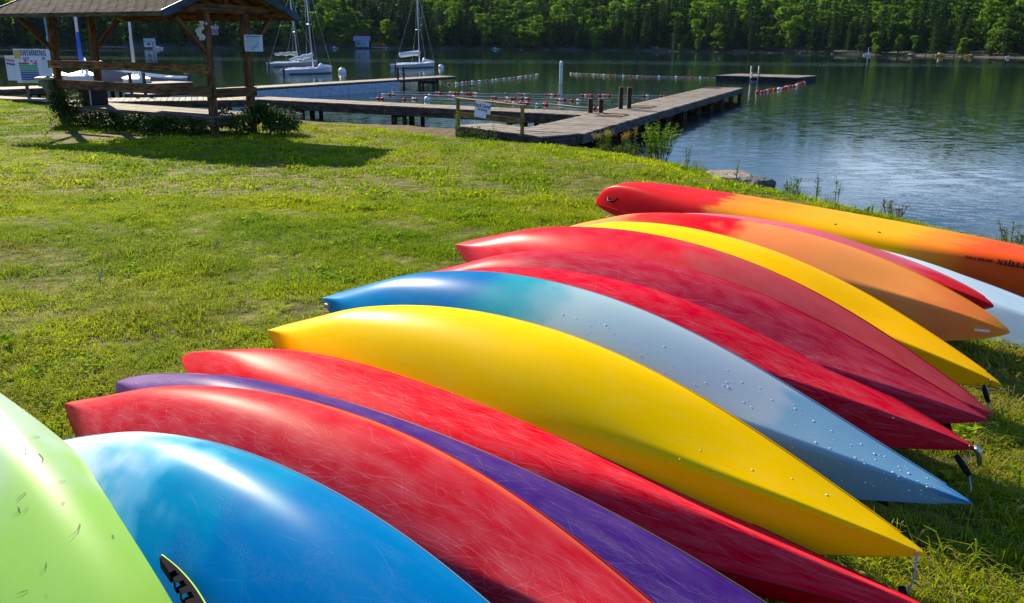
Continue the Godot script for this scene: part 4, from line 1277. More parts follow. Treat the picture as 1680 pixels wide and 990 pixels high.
func sailboat(label: String, at: Vector3, turn: float, L: float, mast: float, lean: float, hull_m: Material, sail_m: Material, style: int) -> void:
	var o := thing("sailboat", label, "sailboat", at, turn, "sailing dinghies at their moorings")
	var h := boat_hull(L, L * 0.34, 0.36, 0.18, false)
	part(o, "hull", h[0], hull_m)
	part(o, "deck", h[1], M.boat_white)
	for s in 2:
		var strip := []
		for r in h[2]: strip.append(Vector3((r as Array)[s].x, 0.03, (r as Array)[s].z * 0.96))
		var bt := Shape.new(true)
		bt.tube(strip, [0.07], 6, false)
		part(o, "boot_stripe", bt.done(), M.dark_trim)
	for s in 2:
		var line := []
		for r in h[2]: line.append((r as Array)[s] + Vector3(0, 0.005, 0))
		var sh := Shape.new(true)
		sh.tube(line, [0.035], 5, false)
		part(o, "gunwale", sh.done(), M.boat_white)
	# cockpit coaming
	var ck := Shape.new()
	for s in [-1.0, 1.0]: ck.box(Transform3D(Basis(), Vector3(-L * 0.16, 0.47, s * L * 0.10)), Vector3(L * 0.42, 0.10, 0.04), 0.01)
	ck.box(Transform3D(Basis(), Vector3(L * 0.05, 0.48, 0)), Vector3(0.04, 0.12, L * 0.20), 0.01)
	part(o, "coaming", ck.done(), M.boat_white)
	var foot := Vector3(L * 0.10, 0.40, 0)
	var head := foot + Vector3(-lean * mast, mast, 0)
	var sp := Shape.new(true)
	sp.tube([foot, foot.lerp(head, 0.5), head], [0.055, 0.05, 0.03], 6)
	part(o, "mast", sp.done(), M.spar)
	var boom_end := foot + Vector3(-L * 0.48, 0.85 if style != 1 else 0.72, 0)
	var goose := foot.lerp(head, 0.14)
	var bm := Shape.new(true)
	bm.tube([goose, boom_end], [0.05, 0.045], 6)
	part(o, "boom", bm.done(), M.spar)
	# sail bundled along the boom under its cover
	var pts := []
	var rad := []
	for i in 15:
		var f := i / 14.0
		pts.append(goose.lerp(boom_end, f) + Vector3(0, 0.04 - 0.10 * absf(sin(f * 9.0)), 0.03 * sin(f * 13.0)))
		rad.append(0.06 + 0.12 * pow(1.0 - f, 0.7) * (0.8 + 0.25 * sin(f * 17.0)) + (0.04 if f > 0.1 else 0.0))
	var sl := Shape.new(true)
	sl.tube(pts, rad, 8)
	part(o, "furled_sail", sl.done(), sail_m)
	if style == 2:      # awning over the cockpit, foresail heaped on the bow
		var aw := Shape.new(true)
		aw.tube([goose + Vector3(0, 0.05, 0), boom_end + Vector3(0, 0.02, 0)], [0.20, 0.26], 8)
		part(o, "boom_cover", aw.done(), sail_m)
	var fs := Shape.new(true)
	fs.tube([foot + Vector3(0.35, 0.05, 0.1), foot + Vector3(0.75, 0.40 if style == 2 else 0.22, 0.05), foot + Vector3(1.15, 0.28 if style == 2 else 0.12, 0), Vector3(L * 0.46, 0.60, 0)], [0.07, 0.20, 0.14, 0.05], 8)
	part(o, "foresail", fs.done(), sail_m)
	var bow := Vector3(L * 0.49, 0.58, 0)
	var spread := foot.lerp(head, 0.45)
	var wires := [[head, bow], [head, Vector3(-L * 0.5, 0.45, 0)], [head, spread + Vector3(0, 0, 0.35), foot + Vector3(-0.1, 0.02, L * 0.16)], [head, spread + Vector3(0, 0, -0.35), foot + Vector3(-0.1, 0.02, -L * 0.16)]]
	for w in wires:
		var ws := Shape.new(true)
		ws.tube(w, [0.012], 4)
		part(o, "stay", ws.done(), M.spar)
	var cs := Shape.new(true)
	cs.tube([spread + Vector3(0, 0, -0.36), spread + Vector3(0, 0, 0.36)], [0.028], 5)
	part(o, "spreader", cs.done(), M.spar)
	var rd := Shape.new()
	rd.box(Transform3D(Basis(), Vector3(-L * 0.5 - 0.09, 0.10, 0)), Vector3(0.18, 0.75, 0.04), 0.01)
	part(o, "rudder", rd.done(), M.dark_trim)
	var tl := Shape.new()
	tl.box(Transform3D(Basis(), Vector3(-L * 0.5 + 0.3, 0.50, 0)), Vector3(0.9, 0.03, 0.04), 0.008)
	part(o, "tiller", tl.done(), M.dark_trim)

func skiff() -> void:
	var o := thing("motor_skiff", "open skiff with white gunwales and a small outboard motor by the boat dock", "motorboat", Vector3(-21.8, WATER, -52.6), PI + 0.12)
	var L := 5.0
	var h := boat_hull(L, 1.7, 0.40, 0.75, true)
	part(o, "hull", h[0], plain(0.36, 0.27, 0.26, 0.4))
	part(o, "floor", h[1], plain(0.35, 0.33, 0.33, 0.6))
	for s in 2:
		var line := []
		for r in h[2]: line.append((r as Array)[s])
		var sh := Shape.new(true)
		sh.tube(line, [0.075], 6, false)
		part(o, "gunwale", sh.done(), M.boat_white)
	for x in [-1.5, -0.3, 0.9]:
		part(o, "thwart", box_mesh(Vector3(0.28, 0.05, 1.4), 0.01), plain(0.5, 0.36, 0.32, 0.6), Transform3D(Basis(), Vector3(x, 0.45, 0)))
	var e := Shape.new(true)
	e.ball(Vector3(-L * 0.5 - 0.12, 0.80, 0), Vector3(0.26, 0.24, 0.2), 10, 7)
	part(o, "motor_cowl", e.done(), plain(0.10, 0.22, 0.34, 0.35))
	var e2 := Shape.new()
	e2.box(Transform3D(Basis(), Vector3(-L * 0.5 - 0.15, 0.35, 0)), Vector3(0.14, 1.2, 0.10), 0.02)
	part(o, "motor_leg", e2.done(), M.dark_trim)
	var e3 := Shape.new(true)
	e3.ball(Vector3(L * 0.5 - 0.25, 1.16, 0), Vector3(0.28, 0.2, 0.24), 10, 6)
	part(o, "bow_cushion", e3.done(), M.boat_white)

func dock_dinghy(label: String, at: Vector3, turn: float, lean: float, colours: Array, mast: float) -> void:
	var o := thing("sailing_dinghy", label, "dinghy", at, turn, "dinghies on the left boat dock")
	var h := boat_hull(3.9, 1.35, 0.34, 0.1, false, 0.12)
	part(o, "hull", h[0], M.boat_white)
	part(o, "deck", h[1], M.boat_white)
	var foot := Vector3(0.5, 0.33, 0)
	var sh := Shape.new(true)
	sh.tube([foot, foot + Vector3(-lean, mast, 0)], [0.045, 0.03], 6)
	part(o, "mast", sh.done(), M.spar)
	var n := colours.size()
	for i in n:
		var a := foot + Vector3(-lean, mast, 0) * lerpf(0.06, 0.8, i / float(n)) + Vector3(-0.09, 0, 0)
		var b := foot + Vector3(-lean, mast, 0) * lerpf(0.06, 0.8, (i + 1) / float(n)) + Vector3(-0.09, 0, 0)
		var s2 := Shape.new(true)
		s2.tube([a, a.lerp(b, 0.5) + Vector3(-0.02, 0, 0), b], [0.075 - 0.015 * i, 0.085 - 0.015 * i, 0.065 - 0.015 * i], 8)
		part(o, "rolled_sail", s2.done(), colours[i])
	for k in [[Vector3(-1.6, 0.35, 0.2), Vector3(-0.4, 1.0, 0.15)], [Vector3(-0.4, 1.0, 0.15), Vector3(-0.1, 0.4, 0.2)]]:
		var s3 := Shape.new(true)
		s3.tube(k, [0.06], 7)
		part(o, "boom_crutch", s3.done(), M.boat_white)

func rope_line(label: String, a: Vector3, b: Vector3, sag: float, spacing: float, pattern: Array, size: float, group: String, clusters := []) -> void:
	var o := thing("float_rope", label, "float line", a, 0.0, group)
	var L := (b - a).length()
	var side := (b - a).cross(Vector3.UP).normalized()
	var at := func(f: float) -> Vector3: return (b - a) * f + side * sag * sin(PI * f) + side * 0.12 * sin(f * 23.0)
	var line := []
	for i in 25: line.append(at.call(i / 24.0))
	var sh := Shape.new(true)
	sh.tube(line, [0.022], 5)
	part(o, "rope", sh.done(), M.rope)
	var fl := M.float_mesh as Mesh
	var d := (b - a).normalized()
	var basis := Basis(d, Vector3.UP, d.cross(Vector3.UP))
	var n := int(L / spacing)
	var spots := []
	if clusters.is_empty():
		for i in n: spots.append([(i + 0.5) / n, 0.0])
	else:
		for c in clusters:
			for k in int(c[1]): spots.append([c[0] + (k - c[1] * 0.5) * size * 1.25 / L, rng.randfn() * 0.22 * (1.0 if c[1] > 2 else 0.2)])
	var i := 0
	for s in spots:
		var m: Material = [M.float_red, M.float_white][pattern[i % pattern.size()]]
		part(o, "float", fl, m, Transform3D(basis.scaled(Vector3.ONE * size * rng.randf_range(0.85, 1.1)), at.call(s[0]) + side * s[1]))
		i += 1

func make_boats() -> void:
	M.boat_white = plain(0.72, 0.74, 0.76, 0.35)
	M.spar = plain(0.55, 0.57, 0.58, 0.35, 0.3)
	M.dark_trim = plain(0.04, 0.035, 0.035, 0.5)
	M.rope = plain(0.5, 0.48, 0.40, 0.8)
	M.float_red = plain(0.55, 0.06, 0.045, 0.45)
	M.float_white = plain(0.72, 0.70, 0.66, 0.45)
	var fs := Shape.new(true)
	fs.tube([Vector3(-0.62, 0, 0), Vector3(-0.55, 0, 0), Vector3(-0.35, 0, 0), Vector3(0.35, 0, 0), Vector3(0.55, 0, 0), Vector3(0.62, 0, 0)], [0.15, 0.32, 0.45, 0.45, 0.32, 0.15], 8)
	M.float_mesh = fs.done()
	M.float_red.metallic_specular = 0.2
	var white_hull := plain(0.46, 0.56, 0.66, 0.3)
	var cover := plain(0.62, 0.64, 0.66, 0.8)
	var beige := plain(0.50, 0.46, 0.42, 0.85)
	sailboat("nearest white sailing dinghy with a tall mast and a furled sail on its boom", Vector3(-16.6, WATER, -72.8), 0.88, 4.7, 7.6, 0.06, white_hull, cover, 1)
	sailboat("white sailing dinghy moored just behind the nearest one, beige cover over its boom", Vector3(-22.6, WATER, -92.5), 0.75, 5.4, 6.6, 0.08, plain(0.34, 0.38, 0.42, 0.4), beige, 0)
	sailboat("white sailing dinghy with an awning, alone beyond the pale floating dock", Vector3(-10.1, WATER, -92.6), 0.97, 6.0, 7.4, 0.02, white_hull, cover, 2)
	skiff()
	var blue_sail := plain(0.02, 0.10, 0.55, 0.8)
	var cyan_sail := plain(0.05, 0.30, 0.50, 0.8)
	var white_sail := plain(0.55, 0.60, 0.68, 0.8)
	dock_dinghy("white dinghy whose rolled sail is half blue and half white", Vector3(-19.3, -0.10, -40.2), 2.0, 0.55, [blue_sail, white_sail], 4.2)
	dock_dinghy("white dinghy with a cyan rolled sail behind the sign board", Vector3(-21.3, -0.15, -41.5), 2.0, 0.4, [cyan_sail, cyan_sail], 3.9)
	dock_dinghy("white dinghy with an all white rolled sail beside the skiff", Vector3(-18.8, -0.4, -44.6), 2.0, 0.35, [beige, white_sail], 4.6)
	# mooring balls
	for b in [[Vector3(-14.3, -0.7, -74.9), 0.34, "white mooring ball beside the nearest sailing dinghy"], [Vector3(-7.4, -0.7, -91.5), 0.28, "white mooring ball off the bow of the dinghy with an awning"], [Vector3(-3.9, -0.74, -40.2), 0.14, "small pale float ball close to the pale floating dock"]]:
		var o := thing("mooring_ball", b[2], "buoy", b[0])
		var sh := Shape.new(true)
		sh.ball(Vector3.ZERO, Vector3.ONE * b[1], 14, 10)
		part(o, "ball", sh.done(), M.float_white)
		var s2 := Shape.new(true)
		s2.tube([Vector3(0, b[1] * 0.9, 0), Vector3(0, b[1] * 1.25, 0)], [b[1] * 0.15], 6)
		part(o, "eye", s2.done(), M.dark_trim)
	var bu := thing("marker_buoy", "tall white cylindrical marker buoy standing in the swimming area", "buoy", Vector3(3.04, WATER, -58.2))
	var bs := Shape.new(true)
	bs.tube([Vector3(0, -0.5, 0), Vector3(0, 0.2, 0), Vector3(0.01, 1.30, 0), Vector3(0.01, 1.40, 0), Vector3(0.01, 1.45, 0)], [0.11, 0.11, 0.11, 0.09, 0.04], 14)
	part(bu, "column", bs.done(), plain(0.62, 0.62, 0.60, 0.5))
	var bb := Shape.new(true)
	bb.tube([Vector3(0.01, 1.05, 0), Vector3(0.01, 1.15, 0)], [0.113], 14)
	part(bu, "band", bb.done(), plain(0.40, 0.38, 0.36, 0.5))
	rng.seed = 930
	var Y := -0.76
	rope_line("rope of red and white floats running from the pale floating dock towards the raft", Vector3(-4.3, Y, -55.5), Vector3(2.1, Y, -75.0), 0.5, 0.95, [0, 1, 1], 0.15, "float ropes round the swimming area")
	rope_line("far rope of red and white floats ending at the swimming raft", Vector3(4.9, Y, -78.6), Vector3(16.4, Y, -70.5), 1.6, 0.62, [0, 1, 0, 0, 1], 0.14, "float ropes round the swimming area")
	rope_line("rope of big red floats leading from the raft towards the long dock's end", Vector3(13.2, Y, -49.0), Vector3(20.6, Y, -63.8), 0.5, 0.62, [0, 0, 0, 1], 0.23, "float ropes round the swimming area")
	rope_line("lane rope with bunched red floats nearest the cross dock", Vector3(-6.6, Y, -41.0), Vector3(3.6, Y, -35.6), -1.6, 0.5, [0, 0, 0, 1, 0], 0.125, "lane ropes inside the swimming area", [[0.05, 2], [0.16, 3], [0.48, 1], [0.56, 2], [0.63, 5], [0.73, 4], [0.98, 3]])
	rope_line("middle lane rope with loose bunches of red floats", Vector3(-6.6, Y, -44.6), Vector3(4.4, Y, -40.6), 0.0, 0.5, [0, 0, 0, 1], 0.125, "lane ropes inside the swimming area", [[0.06, 2], [0.22, 2], [0.33, 4], [0.52, 2], [0.60, 4], [0.66, 3], [0.80, 4], [0.87, 3]])
	rope_line("farthest lane rope with red floats scattered up to the long dock", Vector3(-6.4, Y, -46.6), Vector3(8.2, Y, -45.0), 0.5, 0.5, [0, 0, 0, 1], 0.125, "lane ropes inside the swimming area", [[0.18, 3], [0.24, 5], [0.30, 4], [0.42, 1], [0.48, 4], [0.58, 5], [0.70, 4], [0.76, 4], [0.90, 2], [0.96, 2]])

# ---------------------------------------------------------------- far shore
func make_far_shore() -> void:
	var walls := plain(0.15, 0.28, 0.42, 0.7)
	var o := thing("boathouse", "small blue boathouse with a mauve roof at the water's edge across the lake", "boathouse", Vector3(-54.6, WATER - 1.0, -326.0), 0.1)
	timber(o, "wall", o.position + Vector3(0, 1.6, 0), o.position + Vector3(0, 3.9, 0), 5.2, 4.0, walls, Vector3.RIGHT, 0.0)
	part(o, "roof", box_mesh(Vector3(6.0, 0.25, 3.2), 0.0), plain(0.20, 0.15, 0.24), Transform3D(Basis(Vector3.RIGHT, 0.55), Vector3(0, 4.45, 1.2)))
	part(o, "roof", box_mesh(Vector3(6.0, 0.25, 3.2), 0.0), plain(0.20, 0.15, 0.24), Transform3D(Basis(Vector3.RIGHT, -0.55), Vector3(0, 4.45, -1.2)))
	for x in [-2.3, 0.0, 2.3]: timber(o, "post", o.position + Vector3(x, -0.5, 2.4), o.position + Vector3(x, 1.7, 2.4), 0.2, 0.2, M.dark_trim, Vector3.BACK)
	for x in [-1.2, 0.9]: part(o, "window", box_mesh(Vector3(0.9, 0.9, 0.06), 0.0), plain(0.03, 0.04, 0.06, 0.2), Transform3D(Basis(), Vector3(x, 2.8, 2.63)))
	part(o, "door", box_mesh(Vector3(0.9, 1.9, 0.06), 0.0), plain(0.30, 0.40, 0.50, 0.4), Transform3D(Basis(), Vector3(2.05, 2.6, 2.63)))
	o = thing("cottage", "pale cottage with a pinkish roof on a clearing across the lake", "house", Vector3(-93.0, 3.2, -279.0), 0.3)
	o.scale = Vector3.ONE * 0.62
	part(o, "wall", box_mesh(Vector3(7.0, 2.8, 5.0), 0.0), plain(0.30, 0.22, 0.20, 0.7), Transform3D(Basis(), Vector3(0, 1.4, 0)))
	for s in [-1.0, 1.0]: part(o, "roof", box_mesh(Vector3(7.8, 0.22, 3.4), 0.0), plain(0.34, 0.20, 0.22), Transform3D(Basis(Vector3.RIGHT, 0.5 * s), Vector3(0, 3.5, 1.4 * s)))
	for x in [-2.2, 0.2, 2.4]: part(o, "window", box_mesh(Vector3(1.1, 1.0, 0.08), 0.0), plain(0.04, 0.05, 0.07, 0.2), Transform3D(Basis(), Vector3(x, 1.5, 2.53)))
	o = thing("cottage", "white waterside cottage with a grey roof, left of the clearing across the lake", "house", Vector3(-103.5, -0.3, -257.5), 0.5)
	o.scale = Vector3.ONE * 0.62
	part(o, "wall", box_mesh(Vector3(4.6, 2.4, 3.6), 0.0), plain(0.62, 0.62, 0.60, 0.7), Transform3D(Basis(), Vector3(0, 1.2, 0)))
	for s in [-1.0, 1.0]: part(o, "roof", box_mesh(Vector3(5.0, 0.2, 2.5), 0.0), plain(0.30, 0.30, 0.32), Transform3D(Basis(Vector3.RIGHT, 0.6 * s), Vector3(0, 3.0, 1.0 * s)))
	part(o, "window", box_mesh(Vector3(1.6, 1.0, 0.08), 0.0), plain(0.04, 0.05, 0.07, 0.2), Transform3D(Basis(), Vector3(-0.6, 1.3, 1.83)))
	part(o, "door", box_mesh(Vector3(0.9, 1.9, 0.08), 0.0), plain(0.25, 0.25, 0.25), Transform3D(Basis(), Vector3(1.3, 0.98, 1.83)))
	# small craft along the far shore
	var craft := [[Vector3(-100, WATER, -254.5), 0.2, 4.0, plain(0.7, 0.7, 0.72), "small white boat moored by the white cottage across the lake"],
		[Vector3(-62, WATER, -313.0), 0.1, 3.6, plain(0.05, 0.32, 0.42), "turquoise boat on the far shore left of the blue boathouse"],
		[Vector3(-7, WATER, -338.0), 0.0, 4.5, plain(0.10, 0.36, 0.32), "sea green boat pulled up on the far shore past the marker buoy"],
		[Vector3(92, WATER, -236.0), 0.0, 2.6, plain(0.6, 0.62, 0.64), "white boat with a short mast lying off the right-hand far shore"],
		[Vector3(112.0, WATER + 0.2, -238.5), 0.4, 3.6, plain(0.75, 0.48, 0.05), "orange boat on the far shore by the light tree, larger of two"],
		[Vector3(114.5, WATER + 0.2, -228.0), 0.4, 2.6, plain(0.72, 0.42, 0.06), "orange boat farther right on the far shore, smaller of two"],
		[Vector3(118.8, WATER, -218.0), 0.2, 1.6, plain(0.72, 0.74, 0.78), "tiny white boat at the right end of the far shore"],
		[Vector3(98.0, WATER, -252.0), 0.4, 3.4, plain(0.08, 0.18, 0.36), "dark blue boat on the far shore right of the white one with a mast"]]
	for c in craft:
		var b := thing("moored_boat", c[4], "boat", c[0], c[1])
		b.scale = Vector3.ONE * 0.7
		var h := boat_hull(c[2], c[2] * 0.36, 0.55, 0.25, false, 0.1)
		part(b, "hull", h[0], c[3])
		part(b, "deck", h[1], c[3])
		if c[2] > 3.5:
			part(b, "cabin", box_mesh(Vector3(c[2] * 0.3, 0.5, c[2] * 0.2), 0.05), M.boat_white, Transform3D(Basis(), Vector3(-0.2, 0.8, 0)))
		if c[0].x > 90 and c[0].x < 95: part(b, "mast", box_mesh(Vector3(0.1, 2.6, 0.1), 0.0), M.spar, Transform3D(Basis(), Vector3(0.2, 1.8, 0)))
	for d in [[Vector3(-48, WATER, -324.5), 6.0, "little pale jetty on the far shore right of the blue boathouse"], [Vector3(-112, WATER, -250.0), 9.0, "little pale jetty on the far shore left of the white cottage"], [Vector3(110, WATER, -243.0), 9.0, "little pale jetty on the right-hand far shore by the orange boats"]]:
		var j := thing("jetty", d[2], "jetty", d[0], 0.2)
		part(j, "planks", box_mesh(Vector3(d[1], 0.12, 1.4), 0.0), plain(0.40, 0.38, 0.34), Transform3D(Basis(), Vector3(0, 0.5, 0)))
		for x in [-0.4, 0.0, 0.4]: part(j, "pile", box_mesh(Vector3(0.2, 1.6, 0.2), 0.0), M.dark_trim, Transform3D(Basis(), Vector3(x * d[1], -0.3, 0.5)))
	# boulders along the far waterline
	rng.seed = 940
	var stone := [mottled(0.15, 0.145, 0.13, 71, 0.6, 0.4), mottled(0.10, 0.095, 0.09, 72, 0.6, 0.4)]
	for i in 40:
		var k := rng.randi_range(3, 12)
		var f := rng.randf()
		var p := SHORE[k].lerp(SHORE[k + 1], f)
		var b := thing("shore_boulder", "grey boulder on the far waterline" + far_place(p.x / -p.y), "boulder", Vector3(p.x + rng.randfn() * 0.8, WATER, p.y + 0.6), rng.randf() * TAU, "boulders along the far waterline")
		part(b, "stone", rock_mesh(i % 4, Vector3(1.0, 0.5, 0.7)), stone[i % 2], Transform3D(Basis.from_scale(Vector3.ONE * rng.randf_range(0.4, 1.1)), Vector3.ZERO))
	# the dead trunk standing at the shore
	var dt := thing("dead_tree", "bare grey dead trunk standing at the far water's edge", "tree", Vector3(56.0, WATER, -321.0))
	var ds := Shape.new(true)
	ds.tube([Vector3(0, -0.5, 0), Vector3(0.1, 3, 0), Vector3(-0.1, 6.5, 0)], [0.18, 0.14, 0.05], 6)
	for k in 5: ds.tube([Vector3(0, 2 + k * 0.8, 0), Vector3(0.9 * (1 if k % 2 else -1), 2.6 + k * 0.8, 0.2)], [0.06, 0.02], 4)
	part(dt, "trunk", ds.done(), plain(0.2, 0.2, 0.2))
	# the yellow bush by the boathouse
	shrub("waterside_bush", "bright yellow green bush beside the blue boathouse across the lake", Vector3(-49.0, -0.6, -325.5), Vector3(2.6, 2.4, 1.6), 260, 0.5, Color(0.26, 0.25, 0.02), 955, 0.5)

func rock_mesh(seed_: int, size: Vector3) -> ArrayMesh:
	var key := "rock %d %s" % [seed_, size]
	if cached.has(key): return cached[key]
	var n := noise_of(seed_ + 880, 0.9, 4)
	var cellular := FastNoiseLite.new()
	cellular.seed = seed_
	cellular.frequency = 0.55
	cellular.noise_type = FastNoiseLite.TYPE_CELLULAR
	var s := Shape.new()
	var nu := 28
	var nv := 16
	var P := []
	for j in nv + 1:
		for i in nu:
			var a := TAU * i / nu
			var b := PI * j / nv - PI / 2
			var d := Vector3(cos(a) * cos(b), sin(b), sin(a) * cos(b))
			# blocky: push the sphere towards a box, then roughen
			var bx := d / maxf(absf(d.x), maxf(absf(d.y), absf(d.z)))
			var p := d.lerp(bx, 0.55)
			p *= 1.0 + 0.16 * n.get_noise_3dv(d * 1.6) + 0.12 * cellular.get_noise_3dv(d * 2.0) + 0.05 * n.get_noise_3dv(d * 6.0)
			P.append(p * size * 0.75)
	for j in nv:
		for i in nu:
			var l := (i + 1) % nu
			s.quad(P[j * nu + l], P[j * nu + i], P[(j + 1) * nu + i], P[(j + 1) * nu + l])
	cached[key] = s.done()
	return cached[key]

# ---------------------------------------------------------------- plants and grass
func leaf_at(s: Shape, p: Vector3, dir: Vector3, l: float, w: float, col: Color) -> void:
	# a folded leaf: two halves meeting at the midrib, drooping a little
	var side := dir.cross(Vector3.UP)
	if side.length() < 0.05: side = Vector3.RIGHT
	side = side.normalized() * w * 0.5
	var up := side.cross(dir).normalized()
	var m := p + dir * l * 0.5 + up * l * 0.06
	var tip := p + dir * l - Vector3.UP * l * 0.15
	s.tint = col
	s.tri(p, m + side + up * w * 0.15, m)
	s.tri(m, m + side + up * w * 0.15, tip)
	s.tri(p, m, m - side + up * w * 0.15)
	s.tri(m, tip, m - side + up * w * 0.15)

func shrub(called: String, label: String, at: Vector3, r: Vector3, n: int, size: float, col: Color, seed_: int, light := 0.3, group := "") -> void:
	rng.seed = seed_
	var o := thing(called, label, "shrub", at, 0.0, group)
	var s := Shape.new()
	s.tinted = true
	var stems := Shape.new()
	var hubs := []
	for i in 16:
		var a := rng.randf() * TAU
		var q := sqrt(rng.randf()) * 0.85
		var h := Vector3(cos(a) * q * r.x, r.y * rng.randf_range(0.35, 1.0) * (1.15 - q * 0.6), sin(a) * q * r.z)
		hubs.append(h)
		stems.tube([Vector3(h.x * 0.3, -0.1, h.z * 0.3), Vector3(h.x * 0.7, h.y * 0.5, h.z * 0.7), h], [size * 0.07, size * 0.05, size * 0.03], 4, false)
	for i in n:
		var h: Vector3 = hubs[rng.randi() % hubs.size()]
		var d := Vector3(rng.randfn(), rng.randfn() * 0.8 + 0.15, rng.randfn()).normalized()
		var p := h + d * r * rng.randf_range(0.08, 0.34)
		p.y = maxf(p.y, 0.02)
		var k := rng.randf_range(0.65, 1.4)
		leaf_at(s, p, (d + Vector3(rng.randfn(), rng.randfn(), rng.randfn()) * 0.5).normalized(), size * rng.randf_range(0.6, 1.2), size * rng.randf_range(0.35, 0.6), Color(col.r * k * rng.randf_range(0.85, 1.25), col.g * k, col.b * k))
	part(o, "foliage", s.done(), leafy(light))
	part(o, "stems", stems.done(), M.stem)

func weed(called: String, label: String, at: Vector3, h: float, n_stems: int, spread: float, col: Color, bloom, seed_: int, group := "", leaf_w := 0.022) -> void:
	rng.seed = seed_
	var o := thing(called, label, "plant", at, 0.0, group)
	var s := Shape.new()
	s.tinted = true
	var st := Shape.new()
	var bl := Shape.new()
	bl.tinted = true
	for k in n_stems:
		var a := rng.randf() * TAU
		var foot := Vector3(cos(a), 0, sin(a)) * spread * 0.35 * sqrt(rng.randf())
		var hh := h * rng.randf_range(0.65, 1.0)
		var top := foot + Vector3(cos(a) * spread * rng.randf_range(0.1, 0.6), hh, sin(a) * spread * rng.randf_range(0.1, 0.6))
		var mid := foot.lerp(top, 0.5) + Vector3(0, hh * 0.06, 0)
		st.tube([foot - Vector3(0, 0.05, 0), mid, top], [0.005, 0.004, 0.002], 4, false)
		for i in int(hh / 0.018):
			var f := rng.randf_range(0.12, 1.0)
			var p := foot.lerp(top, f)
			var b := rng.randf() * TAU
			var q := rng.randf_range(0.7, 1.35)
			leaf_at(s, p, Vector3(cos(b), rng.randf_range(0.1, 0.9), sin(b)).normalized(), rng.randf_range(0.06, 0.12) * (1.2 - 0.5 * f), leaf_w * rng.randf_range(0.7, 1.3), Color(col.r * q, col.g * q, col.b * q))
		if bloom != null and k % 2 == 0:
			for i in 40:
				var p := top + Vector3(rng.randfn() * 0.03, rng.randfn() * 0.035, rng.randfn() * 0.03)
				bl.tint = bloom
				bl.ball(p, Vector3.ONE * 0.008, 4, 3)
	part(o, "leaves", s.done(), leafy(0.4))
	part(o, "stems", st.done(), M.stem)
	if bloom != null: part(o, "blossom", bl.done(), M.blossom)

func tuft(seed_: int, blades: int, h: float, w: float, spread: float, curl: float) -> ArrayMesh:
	rng.seed = seed_
	var s := Shape.new()
	s.tinted = true
	for i in blades:
		var a := rng.randf() * TAU
		var foot := Vector3(cos(a), 0, sin(a)) * spread * sqrt(rng.randf())
		var out := Vector3(cos(a + rng.randfn() * 0.8), 0, sin(a + rng.randfn() * 0.8))
		var hh := h * rng.randf_range(0.5, 1.15)
		var side := out.cross(Vector3.UP) * w * 0.5 * rng.randf_range(0.7, 1.2)
		var m := foot + out * hh * 0.22 * curl + Vector3.UP * hh * 0.65
		var t := foot + out * hh * (0.75 * curl) + Vector3.UP * hh * (1.0 - 0.25 * curl)
		var k := rng.randf_range(0.8, 1.2)
		s.tint = Color(k, k, k)
		s.quad(foot - side, foot + side, m + side * 0.8, m - side * 0.8)
		s.tri(m - side * 0.8, m + side * 0.8, t)
	return s.done()

func rosette(seed_: int, leaves: int, l: float, w: float) -> ArrayMesh:
	rng.seed = seed_
	var s := Shape.new()
	s.tinted = true
	for i in leaves:
		var a := TAU * i / leaves + rng.randfn() * 0.3
		var k := rng.randf_range(0.8, 1.2)
		leaf_at(s, Vector3(cos(a), 0.4, sin(a)) * 0.008 + Vector3(0, 0.008 + rng.randf() * 0.02, 0), Vector3(cos(a), rng.randf_range(0.25, 0.8), sin(a)).normalized(), l * rng.randf_range(0.6, 1.2), w * rng.randf_range(0.7, 1.3), Color(k, k, k))
	return s.done()

func scatter(called: String, label: String, kinds: Array, count: int, z0: float, z1: float, pick: Callable, m: Material, bias := 1.0) -> void:
	var o := Node3D.new()
	o.name = numbered(called)
	add_child(o)
	metas(o, label, called.replace("_", " "), "", "stuff")
	var lists := []
	for k in kinds: lists.append([])
	for i in count:
		var z := lerpf(z0, z1, pow(rng.randf(), bias))
		var half := 0.66 * absf(z) + 3.2
		var x := rng.randf_range(-half, half)
		var r = pick.call(x, z)
		if r == null: continue
		lists[rng.randi() % kinds.size()].append(r)
	for k in kinds.size():
		var mm := MultiMesh.new()
		mm.transform_format = MultiMesh.TRANSFORM_3D
		mm.use_colors = true
		mm.mesh = kinds[k]
		mm.instance_count = lists[k].size()
		for i in lists[k].size():
			mm.set_instance_transform(i, lists[k][i][0])
			mm.set_instance_color(i, lists[k][i][1])
		var mi := MultiMeshInstance3D.new()
		mi.name = "blades"
		mi.multimesh = mm
		mi.material_override = m
		mi.set_meta("kind", "stuff")
		o.add_child(mi, true)

func turf_tone(x: float, z: float) -> Color:
	var lush := Color(0.20, 0.29, 0.008)
	var bright := Color(0.47, 0.48, 0.012)
	var dry := Color(0.34, 0.27, 0.07)
	var a := big.get_noise_2d(x * 5.0, z * 5.0) + 0.5 * fine.get_noise_2d(x * 6.0, z * 6.0)
	var c := lush.lerp(bright, clampf(0.5 + a * 1.1 + rng.randfn() * 0.25, 0, 1))
	var dryness := big.get_noise_2d(x * 7.0 + 300.0, z * 7.0) + 0.35 * fine.get_noise_2d(x * 14.0, z * 14.0 + 90.0) + 0.25 * smoothstep(7.0, 3.5, -z) + rng.randfn() * 0.16
	c = c.lerp(dry, smoothstep(0.24, 0.7, dryness) * 0.85)
	var k := rng.randf_range(0.75, 1.25)
	return Color(c.r * k, c.g * k, c.b * k)

